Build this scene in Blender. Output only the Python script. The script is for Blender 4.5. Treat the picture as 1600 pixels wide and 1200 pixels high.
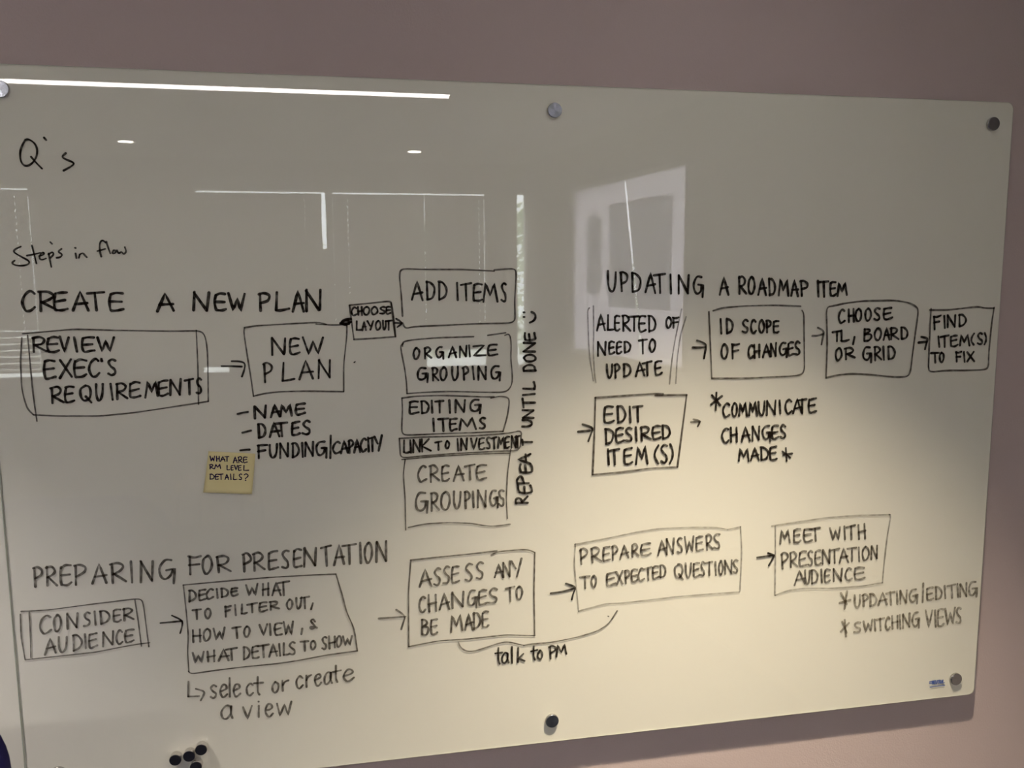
import bpy, bmesh, math, random
from mathutils import Matrix, Vector
random.seed(7)
for o in list(bpy.data.objects): bpy.data.objects.remove(o)
sc = bpy.context.scene
COL = sc.collection

# ------------------------------------------------------------------ camera
cd = bpy.data.cameras.new('camera'); cam = bpy.data.objects.new('camera', cd); COL.objects.link(cam)
cd.sensor_width = 36.0; cd.lens = 1285.11 * 36 / 1600; cd.clip_start = 0.02
R_ = Vector((0.98239049, -0.1867297, -0.00639898)); D_ = Vector((-0.02974492, -0.12249355, -0.99202347)); F_ = Vector((0.18445641, 0.97474476, -0.12589076))
M = Matrix((R_, -D_, -F_)).transposed().to_4x4(); M.translation = Vector((0.57026382, -1.42962071, 1.75462433))
cam.matrix_world = M
cd.dof.use_dof = True; cd.dof.focus_distance = 1.5; cd.dof.aperture_fstop = 9.0
sc.camera = cam
# ------------------------------------------------------------------ world, exposure
wd = bpy.data.worlds.new('daylight'); sc.world = wd; wd.use_nodes = True
bgn = wd.node_tree.nodes['Background']; bgn.inputs['Color'].default_value = (0.93, 0.965, 1.0, 1); bgn.inputs['Strength'].default_value = 17.0
vs = sc.view_settings; vs.view_transform = 'Standard'; vs.look = 'None'; vs.gamma = 1.0; vs.exposure = 0.0; vs.use_curve_mapping = False

# wall-washing downlight lamp (its fitting is built with the other downlights)
KEY = (1.18, -0.64, 2.585)
kl = bpy.data.lights.new('downlight_beam', 'SPOT'); kl.energy = 455; kl.color = (1.0, 0.85, 0.62); kl.spot_size = math.radians(88); kl.spot_blend = 1.0; kl.shadow_soft_size = 0.022
ko = bpy.data.objects.new('downlight_beam', kl); COL.objects.link(ko); ko.location = (KEY[0], KEY[1], 2.57); ko.rotation_euler = (math.radians(-7), 0, 0)

kl2 = kl.copy(); kl2.energy = 330; kl2.color = (1.0, .91, .82)
ko2 = bpy.data.objects.new('downlight_beam', kl2); COL.objects.link(ko2); ko2.location = (-.50, KEY[1], 2.57); ko2.rotation_euler = ko.rotation_euler
# sun on the trees outside, coming over the building
sl = bpy.data.lights.new('sun', 'SUN'); sl.energy = 26; sl.angle = .01; so = bpy.data.objects.new('sun', sl); COL.objects.link(so)
so.rotation_euler = Vector((.7, .12, -1.0)).to_track_quat('-Z', 'Y').to_euler()

# ------------------------------------------------------------------ materials
def new_mat(name):
    m = bpy.data.materials.new(name); m.use_nodes = True; m.node_tree.nodes.clear()
    return m, m.node_tree.nodes, m.node_tree.links
def pbr(name, col, rough=0.6, metal=0.0, bump=0.0, scale=200, var=0.0, spec=0.5, aniso=0.0, var_scale=3.0):
    m, n, l = new_mat(name); o = n.new('ShaderNodeOutputMaterial'); b = n.new('ShaderNodeBsdfPrincipled'); l.new(b.outputs[0], o.inputs[0])
    b.inputs['Base Color'].default_value = (*col, 1); b.inputs['Roughness'].default_value = rough; b.inputs['Metallic'].default_value = metal
    b.inputs['Specular IOR Level'].default_value = spec
    tc = n.new('ShaderNodeTexCoord')
    if var:
        nz = n.new('ShaderNodeTexNoise'); nz.inputs['Scale'].default_value = var_scale; nz.inputs['Detail'].default_value = 4; l.new(tc.outputs['Object'], nz.inputs['Vector'])
        r = n.new('ShaderNodeValToRGB'); r.color_ramp.elements[0].position = .3; r.color_ramp.elements[1].position = .7
        r.color_ramp.elements[0].color = (*[c * (1 - var) for c in col], 1); r.color_ramp.elements[1].color = (*[min(1, c * (1 + var)) for c in col], 1)
        l.new(nz.outputs['Fac'], r.inputs[0]); l.new(r.outputs[0], b.inputs['Base Color'])
    if bump:
        nz = n.new('ShaderNodeTexNoise'); nz.inputs['Scale'].default_value = scale; l.new(tc.outputs['Object'], nz.inputs['Vector'])
        bp = n.new('ShaderNodeBump'); bp.inputs['Strength'].default_value = bump; bp.inputs['Distance'].default_value = 0.002
        l.new(nz.outputs['Fac'], bp.inputs['Height']); l.new(bp.outputs[0], b.inputs['Normal'])
    if aniso:
        b.inputs['Anisotropic'].default_value = aniso
        t = n.new('ShaderNodeTangent'); t.direction_type = 'RADIAL'; t.axis = 'Y'; l.new(t.outputs[0], b.inputs['Tangent'])
    return m
def emit(name, col, s):
    m, n, l = new_mat(name); o = n.new('ShaderNodeOutputMaterial'); e = n.new('ShaderNodeEmission'); l.new(e.outputs[0], o.inputs[0])
    e.inputs[0].default_value = (*col, 1); e.inputs[1].default_value = s; return m
def ink_mat(name, col, alpha, streak):
    m, n, l = new_mat(name); o = n.new('ShaderNodeOutputMaterial'); mx = n.new('ShaderNodeMixShader'); t = n.new('ShaderNodeBsdfTransparent'); d = n.new('ShaderNodeBsdfDiffuse')
    d.inputs[0].default_value = (*col, 1)
    tc = n.new('ShaderNodeTexCoord'); nz = n.new('ShaderNodeTexNoise'); nz.inputs['Scale'].default_value = 110; nz.inputs['Detail'].default_value = 3
    l.new(tc.outputs['Object'], nz.inputs['Vector'])
    mr = n.new('ShaderNodeMapRange'); mr.inputs[1].default_value = .3; mr.inputs[2].default_value = .65; mr.inputs[3].default_value = alpha - streak; mr.inputs[4].default_value = min(1, alpha + streak * .4)
    l.new(nz.outputs['Fac'], mr.inputs[0]); l.new(mr.outputs[0], mx.inputs[0]); l.new(t.outputs[0], mx.inputs[1]); l.new(d.outputs[0], mx.inputs[2]); l.new(mx.outputs[0], o.inputs[0])
    return m
def glass_mat(name, tint, rough=0.0):
    m, n, l = new_mat(name); o = n.new('ShaderNodeOutputMaterial'); mx = n.new('ShaderNodeMixShader'); t = n.new('ShaderNodeBsdfTransparent'); g = n.new('ShaderNodeBsdfGlossy'); lw = n.new('ShaderNodeLayerWeight'); pw = n.new('ShaderNodeMath'); f = n.new('ShaderNodeMath')
    t.inputs[0].default_value = (*tint, 1); g.inputs['Roughness'].default_value = rough; lw.inputs[0].default_value = .5; pw.operation = 'POWER'; pw.inputs[1].default_value = 5; f.operation = 'MULTIPLY_ADD'; f.inputs[1].default_value = .957; f.inputs[2].default_value = .043   # Schlick, the same from both sides
    l.new(lw.outputs['Facing'], pw.inputs[0]); l.new(pw.outputs[0], f.inputs[0]); l.new(f.outputs[0], mx.inputs[0]); l.new(t.outputs[0], mx.inputs[1]); l.new(g.outputs[0], mx.inputs[2]); l.new(mx.outputs[0], o.inputs[0])
    return m
def frosted_mat(name, col):
    m, n, l = new_mat(name); o = n.new('ShaderNodeOutputMaterial'); mx = n.new('ShaderNodeMixShader'); t = n.new('ShaderNodeBsdfTranslucent'); d = n.new('ShaderNodeBsdfDiffuse')
    t.inputs[0].default_value = (*col, 1); d.inputs[0].default_value = (.6, .6, .6, 1); mx.inputs[0].default_value = .15
    l.new(t.outputs[0], mx.inputs[1]); l.new(d.outputs[0], mx.inputs[2]); l.new(mx.outputs[0], o.inputs[0]); return m

MAT = dict(
    wall=pbr('wall_paint', (.51, .42, .41), .85, bump=.25, scale=260, spec=.2),
    plain=pbr('back_wall_paint', (.42, .37, .33), .85, bump=.2, scale=260, spec=.2),
    ceiling=pbr('ceiling_tile', (.66, .63, .58), .9, bump=.3, scale=300, spec=.2),
    carpet=pbr('carpet', (.035, .038, .048), .95, bump=.8, scale=900, var=.3, var_scale=60, spec=.1),
    backing=pbr('white_backing', (.79, .765, .695), .7, spec=.1),
    pane=glass_mat('clear_glass', (.978, .985, .970)),
    edge=pbr('glass_edge', (.62, .66, .58), .25),
    steel=pbr('brushed_steel', (.36, .38, .43), .2, 1.0, aniso=.85),
    steel_rim=pbr('polished_steel', (.66, .64, .62), .18, 1.0),
    black=pbr('black_plastic', (.010, .011, .016), .35),  # chair plastic; on the magnet faces a painted dark reflection
    note=pbr('yellow_paper', (.74, .65, .35), .9, spec=.1),
    note_ink=pbr('navy_ink', (.020, .010, .045), .8, spec=.1),
    maker=pbr('blue_print', (.05, .10, .34), .6),
    white=pbr('white_enamel', (.75, .75, .73), .4),
    lit=emit('lamp_tube', (1.0, .935, .895), 38),
    spot=emit('lamp_disc', (1.0, .95, .86), 60),
    slat=pbr('blind_slat', (.47, .43, .37), .5),
    aluminium=pbr('window_frame_paint', (.62, .64, .66), .4),
    frosted=frosted_mat('frosted_glass', (.66, .63, .665)),
    film=frosted_mat('tinted_film', (.60, .62, .66)),
    window_glass=glass_mat('window_glass', (.97, .99, .98)),
    navy=pbr('navy_fabric', (.012, .010, .085), .9, bump=.5, scale=900, spec=.15),
    tan=pbr('tan_fabric', (.52, .38, .27), .9, bump=.4, scale=700, spec=.15),
    bark=pbr('bark', (.12, .085, .06), .9, bump=.8, scale=40),
    leaf=pbr('leaves', (.40, .45, .31), .7, var=.45, var_scale=6),
    paving=pbr('pale_paving', (.56, .56, .52), .9, var=.12, var_scale=2),
)
INK = dict(dark=ink_mat('marker_dark', (.013, .009, .007), .90, .24), mid=ink_mat('marker_worn', (.026, .017, .010), .69, .25),
           box=ink_mat('marker_line', (.034, .022, .015), .72, .22), faint=ink_mat('marker_thin', (.050, .035, .022), .44, .2),
           faint2=ink_mat('marker_faded', (.090, .068, .038), .58, .30), smear=ink_mat('dry_smear', (.75, .76, .70), .16, .14))

# ------------------------------------------------------------------ helpers
def tag(o, label=None, cat=None, group=None, kind=None):
    for k, v in (('label', label), ('category', cat), ('group', group), ('kind', kind)):
        if v: o[k] = v
    return o
def link(name, bm, mats, parent=None, loc=None, smooth=False):
    me = bpy.data.meshes.new(name); bm.normal_update(); bm.to_mesh(me); bm.free()
    for m in (mats if isinstance(mats, (list, tuple)) else [mats]): me.materials.append(m)
    if smooth:
        for p in me.polygons: p.use_smooth = True
    o = bpy.data.objects.new(name, me); COL.objects.link(o)
    if parent: o.parent = parent
    if loc: o.location = loc
    return o
def empty(name, loc, rz=0.0):
    o = bpy.data.objects.new(name, None); COL.objects.link(o); o.location = loc; o.rotation_euler = (0, 0, rz); o.empty_display_size = .1
    return o
def box(bm, x0, x1, y0, y1, z0, z1):
    v = [bm.verts.new(p) for p in ((x0, y0, z0), (x1, y0, z0), (x1, y1, z0), (x0, y1, z0), (x0, y0, z1), (x1, y0, z1), (x1, y1, z1), (x0, y1, z1))]
    for f in ((0, 3, 2, 1), (4, 5, 6, 7), (0, 1, 5, 4), (1, 2, 6, 5), (2, 3, 7, 6), (3, 0, 4, 7)): bm.faces.new([v[i] for i in f])
def lathe(bm, prof, seg=40, axis='Y', c=(0, 0, 0)):
    # profile of (radius, height) turned about an axis
    rings = []
    for r, h in prof:
        ring = []
        for i in range(seg):
            a = 2 * math.pi * i / seg; p = (r * math.cos(a), r * math.sin(a))
            co = (p[0], h, p[1]) if axis == 'Y' else (p[0], p[1], h)
            ring.append(bm.verts.new((co[0] + c[0], co[1] + c[1], co[2] + c[2])))
        rings.append(ring)
    for a, b in zip(rings, rings[1:]):
        for i in range(seg): bm.faces.new((a[i], a[(i + 1) % seg], b[(i + 1) % seg], b[i]))
    bm.faces.new(rings[0]); bm.faces.new(rings[-1])
    bmesh.ops.recalc_face_normals(bm, faces=bm.faces)
def rrect(x0, x1, z0, z1, r, n=8):
    pts = []
    for cx, cz, a0 in ((x1 - r, z1 - r, 0), (x0 + r, z1 - r, 90), (x0 + r, z0 + r, 180), (x1 - r, z0 + r, 270)):
        for i in range(n + 1):
            a = math.radians(a0 + 90 * i / n); pts.append((cx + r * math.cos(a), cz + r * math.sin(a)))
    return pts
def slab(bm, pts, y0, y1, bevel=0.0, back=True):
    # rounded sheet facing -y: front outline inset by the bevel; faces: 0 front, 1 rim
    cx = sum(p[0] for p in pts) / len(pts); cz = sum(p[1] for p in pts) / len(pts)
    hx = max(p[0] for p in pts) - cx; hz = max(p[1] for p in pts) - cz
    ins = lambda p: (cx + (p[0] - cx) * (1 - bevel / hx), cz + (p[1] - cz) * (1 - bevel / hz))
    f = [bm.verts.new((ins(p)[0], y0, ins(p)[1])) for p in pts]
    m = [bm.verts.new((p[0], y0 + bevel, p[1])) for p in pts]
    b = [bm.verts.new((p[0], y1, p[1])) for p in pts]
    n = len(pts)
    bm.faces.new(f).material_index = 0
    for A, B in ((f, m), (m, b)):
        for i in range(n): bm.faces.new((A[i], B[i], B[(i + 1) % n], A[(i + 1) % n])).material_index = 1
    if back: bm.faces.new(list(reversed(b))).material_index = 1
    bmesh.ops.recalc_face_normals(bm, faces=bm.faces)
    if not back:
        bm.normal_update(); big = max(bm.faces, key=lambda f: f.calc_area())
        if big.normal.y > 0: bmesh.ops.reverse_faces(bm, faces=bm.faces[:])
def struct(name, bm, m, kind='structure'):
    return tag(link(name, bm, m), kind=kind)

# ------------------------------------------------------------------ marker strokes
# glyph strokes in a unit box; a leading 0 marks a straight polyline, 1 a smooth curve
FONT={
'A':[[0,0,0,.48,1,1,0],[0,.16,.36,.98,.42]],
'B':[[0,.1,1,.08,0],[1,.08,.98,.6,.95,.75,.75,.15,.53],[1,.15,.53,.8,.5,.95,.25,.65,.03,.08,0]],
'C':[[1,.95,.88,.6,1,.2,.78,.03,.4,.3,.03,.65,.02,1,.15]],
'D':[[0,.08,.98,.12,0],[1,.02,.98,.5,.96,.92,.7,.98,.4,.7,.1,.12,0]],
'E':[[1,.95,.96,.5,.98,.12,.9],[1,.12,.9,.05,.5,.12,.08,.3,0,.65,.02,1,.1],[0,.1,.48,.85,.54]],
'F':[[0,.1,.98,.15,0],[1,.05,.98,.5,.95,1,1],[0,.1,.5,.85,.56]],
'G':[[1,.8,.98,.35,.98,.05,.62,.12,.2,.42,.04,.75,.2,.85,.5],[0,.5,.52,1,.55,.95,-.12]],
'H':[[0,.05,1,.12,0],[0,.9,1,.95,0],[0,.05,.48,1,.52]],
'I':[[0,.3,1,.7,0]],
'K':[[0,.08,1,.1,0],[0,.75,.98,.1,.45,.95,.02]],
'L':[[0,.08,1,.05,.05],[1,.05,.05,.4,.02,1,.08]],
'M':[[0,0,0,.14,1,.48,.3,.8,1,1,0]],
'N':[[0,.05,0,.06,1],[0,.06,1,.88,.03],[0,.88,.03,.95,1]],
'O':[[1,.5,1,.12,.8,.02,.4,.25,.04,.65,.04,.97,.4,.9,.8,.55,1,.35,.96]],
'P':[[0,.12,.95,.2,0],[1,0,.93,.5,1,.95,.82,.85,.58,.2,.42]],
'Q':[[1,.5,1,.1,.75,.05,.35,.35,.06,.75,.12,.95,.5,.8,.9,.45,1],[0,.5,.3,1,-.08]],
'R':[[0,.1,.96,.15,0],[1,.02,.94,.5,1,.82,.8,.65,.56,.15,.44],[0,.2,.45,1,.02]],
'S':[[1,.92,.92,.5,1,.12,.8,.35,.56,.8,.38,.85,.14,.5,.02,.05,.1]],
'T':[[0,0,.93,1,1],[0,.5,.96,.55,0]],
'U':[[1,.03,1,.08,.4,.3,.03,.65,.04,.9,.4,.95,1]],
'V':[[0,0,1,.5,0,1,1]],
'W':[[0,0,1,.28,0,.52,.75,.78,0,1,1]],
'X':[[0,.02,1,.98,0],[0,.95,1,.05,0]],
'Y':[[0,0,1,.42,.5],[0,1,1,.55,0]],
'Z':[[0,.02,.95,.92,.97,.08,.06,1,.02]],
"'":[[0,.4,1.02,.6,.86]],
'/':[[0,.6,1,.4,0]],
'(':[[1,.9,1,.3,.7,.2,.35,.85,0]],
')':[[1,.2,1,.85,.65,.75,.3,.1,0]],
'?':[[1,.05,.85,.5,1,.95,.8,.75,.5,.4,.3,.35,.2],[0,.35,-.05,.42,-.04]],
'&':[[1,.75,.8,.45,1,.2,.8,.55,.5,.75,.2,.3,.02,.15,.2,.6,.25,1,.12]],
'=':[[0,0,.75,1,.75],[0,0,.3,1,.3]],
'a':[[1,.85,.92,.45,1,.08,.6,.15,.1,.5,.05,.82,.45,.85,.92],[1,.85,.95,.84,.4,1,.02]],
'c':[[1,.95,.85,.55,1,.1,.65,.15,.2,.5,.02,1,.2]],
'e':[[1,.08,.5,.6,.58,.92,.72,.75,.98,.35,.95,.06,.5,.3,.05,.65,.02,1,.22]],
'i':[[0,.5,.95,.55,0],[0,.42,1.32,.5,1.28]],
'k':[[0,.1,1.5,.12,0],[0,.8,.85,.14,.4,.95,.02]],
'l':[[0,.4,1.55,.6,0]],
'o':[[1,.5,1,.1,.7,.08,.3,.45,.02,.85,.25,.92,.7,.6,.98,.4,.96]],
'r':[[0,.12,1,.18,0],[1,.16,.6,.45,.9,.95,.98]],
's':[[1,.92,.9,.5,1,.1,.78,.4,.55,.85,.35,.8,.1,.45,.01,.02,.1]],
't':[[1,.4,1.5,.42,.4,.6,.02],[0,0,.98,1,1.02]],
'v':[[0,0,1,.5,0,1,1]],
'w':[[0,0,.95,.25,0,.5,.8,.75,0,1,1]],
}

def soften(pts, it=2, lim=.006):
    for _ in range(it):
        if len(pts) < 3: break
        q = [pts[0]]
        for i in range(1, len(pts) - 1):
            for j in (i - 1, i + 1):
                d = [pts[j][k] - pts[i][k] for k in (0, 1)]; L = math.hypot(*d) or 1e-9; t = min(.25, lim / L)
                q.append((pts[i][0] + d[0] * t, pts[i][1] + d[1] * t))
        q.append(pts[-1]); pts = q
    return pts
def spline(pts, n=5):
    out = []
    for i in range(len(pts) - 1):
        p0, p1, p2, p3 = pts[max(0, i - 1)], pts[i], pts[i + 1], pts[min(len(pts) - 1, i + 2)]
        for k in range(n):
            t = k / n
            out.append(tuple(.5 * (2 * b + (c - a) * t + (2 * a - 5 * b + 4 * c - d) * t * t + (3 * b - a - 3 * c + d) * t ** 3) for a, b, c, d in zip(p0, p1, p2, p3)))
    out.append(pts[-1]); return out
LAYER = [0]
def ribbon(bm, pts, w, yf=None):
    # a flat film of ink w wide with round ends, lying on the glass (local x, z)
    q = [pts[0]]
    for p in pts[1:]:
        if math.hypot(p[0] - q[-1][0], p[1] - q[-1][1]) > w * .12: q.append(p)
    if len(q) < 2: q.append((q[0][0] + w * .15, q[0][1] + w * .1))
    pts = q
    LAYER[0] += 1; off = -.00012 - .00001 * (LAYER[0] % 29)
    yf = yf or (lambda x, z: off)
    ph = random.uniform(0, 6.28); n = len(pts); L = []; Rr = []
    def hw(i): return .5 * w * (1 + .13 * math.sin(ph + i * .7) + random.uniform(-.06, .06))
    V = lambda x, z: bm.verts.new((x, yf(x, z), z))
    dirs = []
    for i in range(n):
        a = pts[max(0, i - 1)]; b = pts[min(n - 1, i + 1)]
        d = (b[0] - a[0], b[1] - a[1]); l_ = math.hypot(*d) or 1e-9; dirs.append((d[0] / l_, d[1] / l_))
    for i, (p, d) in enumerate(zip(pts, dirs)):
        h = hw(i); L.append(V(p[0] - d[1] * h, p[1] + d[0] * h)); Rr.append(V(p[0] + d[1] * h, p[1] - d[0] * h))
    for i in range(n - 1): bm.faces.new((L[i], Rr[i], Rr[i + 1], L[i + 1]))
    for p, d, a, b, s in ((pts[0], dirs[0], Rr[0], L[0], -1), (pts[-1], dirs[-1], L[-1], Rr[-1], 1)):
        h = .5 * w; arc = []
        for k in range(1, 5):
            t = math.pi * k / 5; c, sn = math.cos(t), math.sin(t)
            if s == 1: arc.append(V(p[0] - d[1] * h * c + d[0] * h * sn, p[1] + d[0] * h * c + d[1] * h * sn))
            else: arc.append(V(p[0] + d[1] * h * c - d[0] * h * sn, p[1] - d[0] * h * c - d[1] * h * sn))
        bm.faces.new([a] + arc + [b])
def mm(flat): return [(flat[i] * 1e-4, flat[i + 1] * 1e-4) for i in range(0, len(flat), 2)]
def letter(bm, L, w, yf=None, wob=.035):
    a, b, c, d = [(L[1 + 2 * i] * 1e-4, L[2 + 2 * i] * 1e-4) for i in range(4)]
    for g in FONT[L[0]]:
        u = [(g[i] + random.uniform(-wob, wob), g[i + 1] + random.uniform(-wob, wob)) for i in range(1, len(g), 2)]
        u = spline(u) if g[0] else [p for i in range(len(u) - 1) for p in ((u[i][0] + (u[i + 1][0] - u[i][0]) * k / 4, u[i][1] + (u[i + 1][1] - u[i][1]) * k / 4) for k in range(4))] + [u[-1]]
        pts = []
        for s, t in u:
            bx, bz = a[0] + (b[0] - a[0]) * s, a[1] + (b[1] - a[1]) * s; tx, tz = d[0] + (c[0] - d[0]) * s, d[1] + (c[1] - d[1]) * s
            pts.append((bx + (tx - bx) * t, bz + (tz - bz) * t))
        ribbon(bm, pts, w, yf)
def fix_normals(bm):
    bm.normal_update()
    for f in bm.faces:
        if f.normal.y > 0: f.normal_flip()

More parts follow.
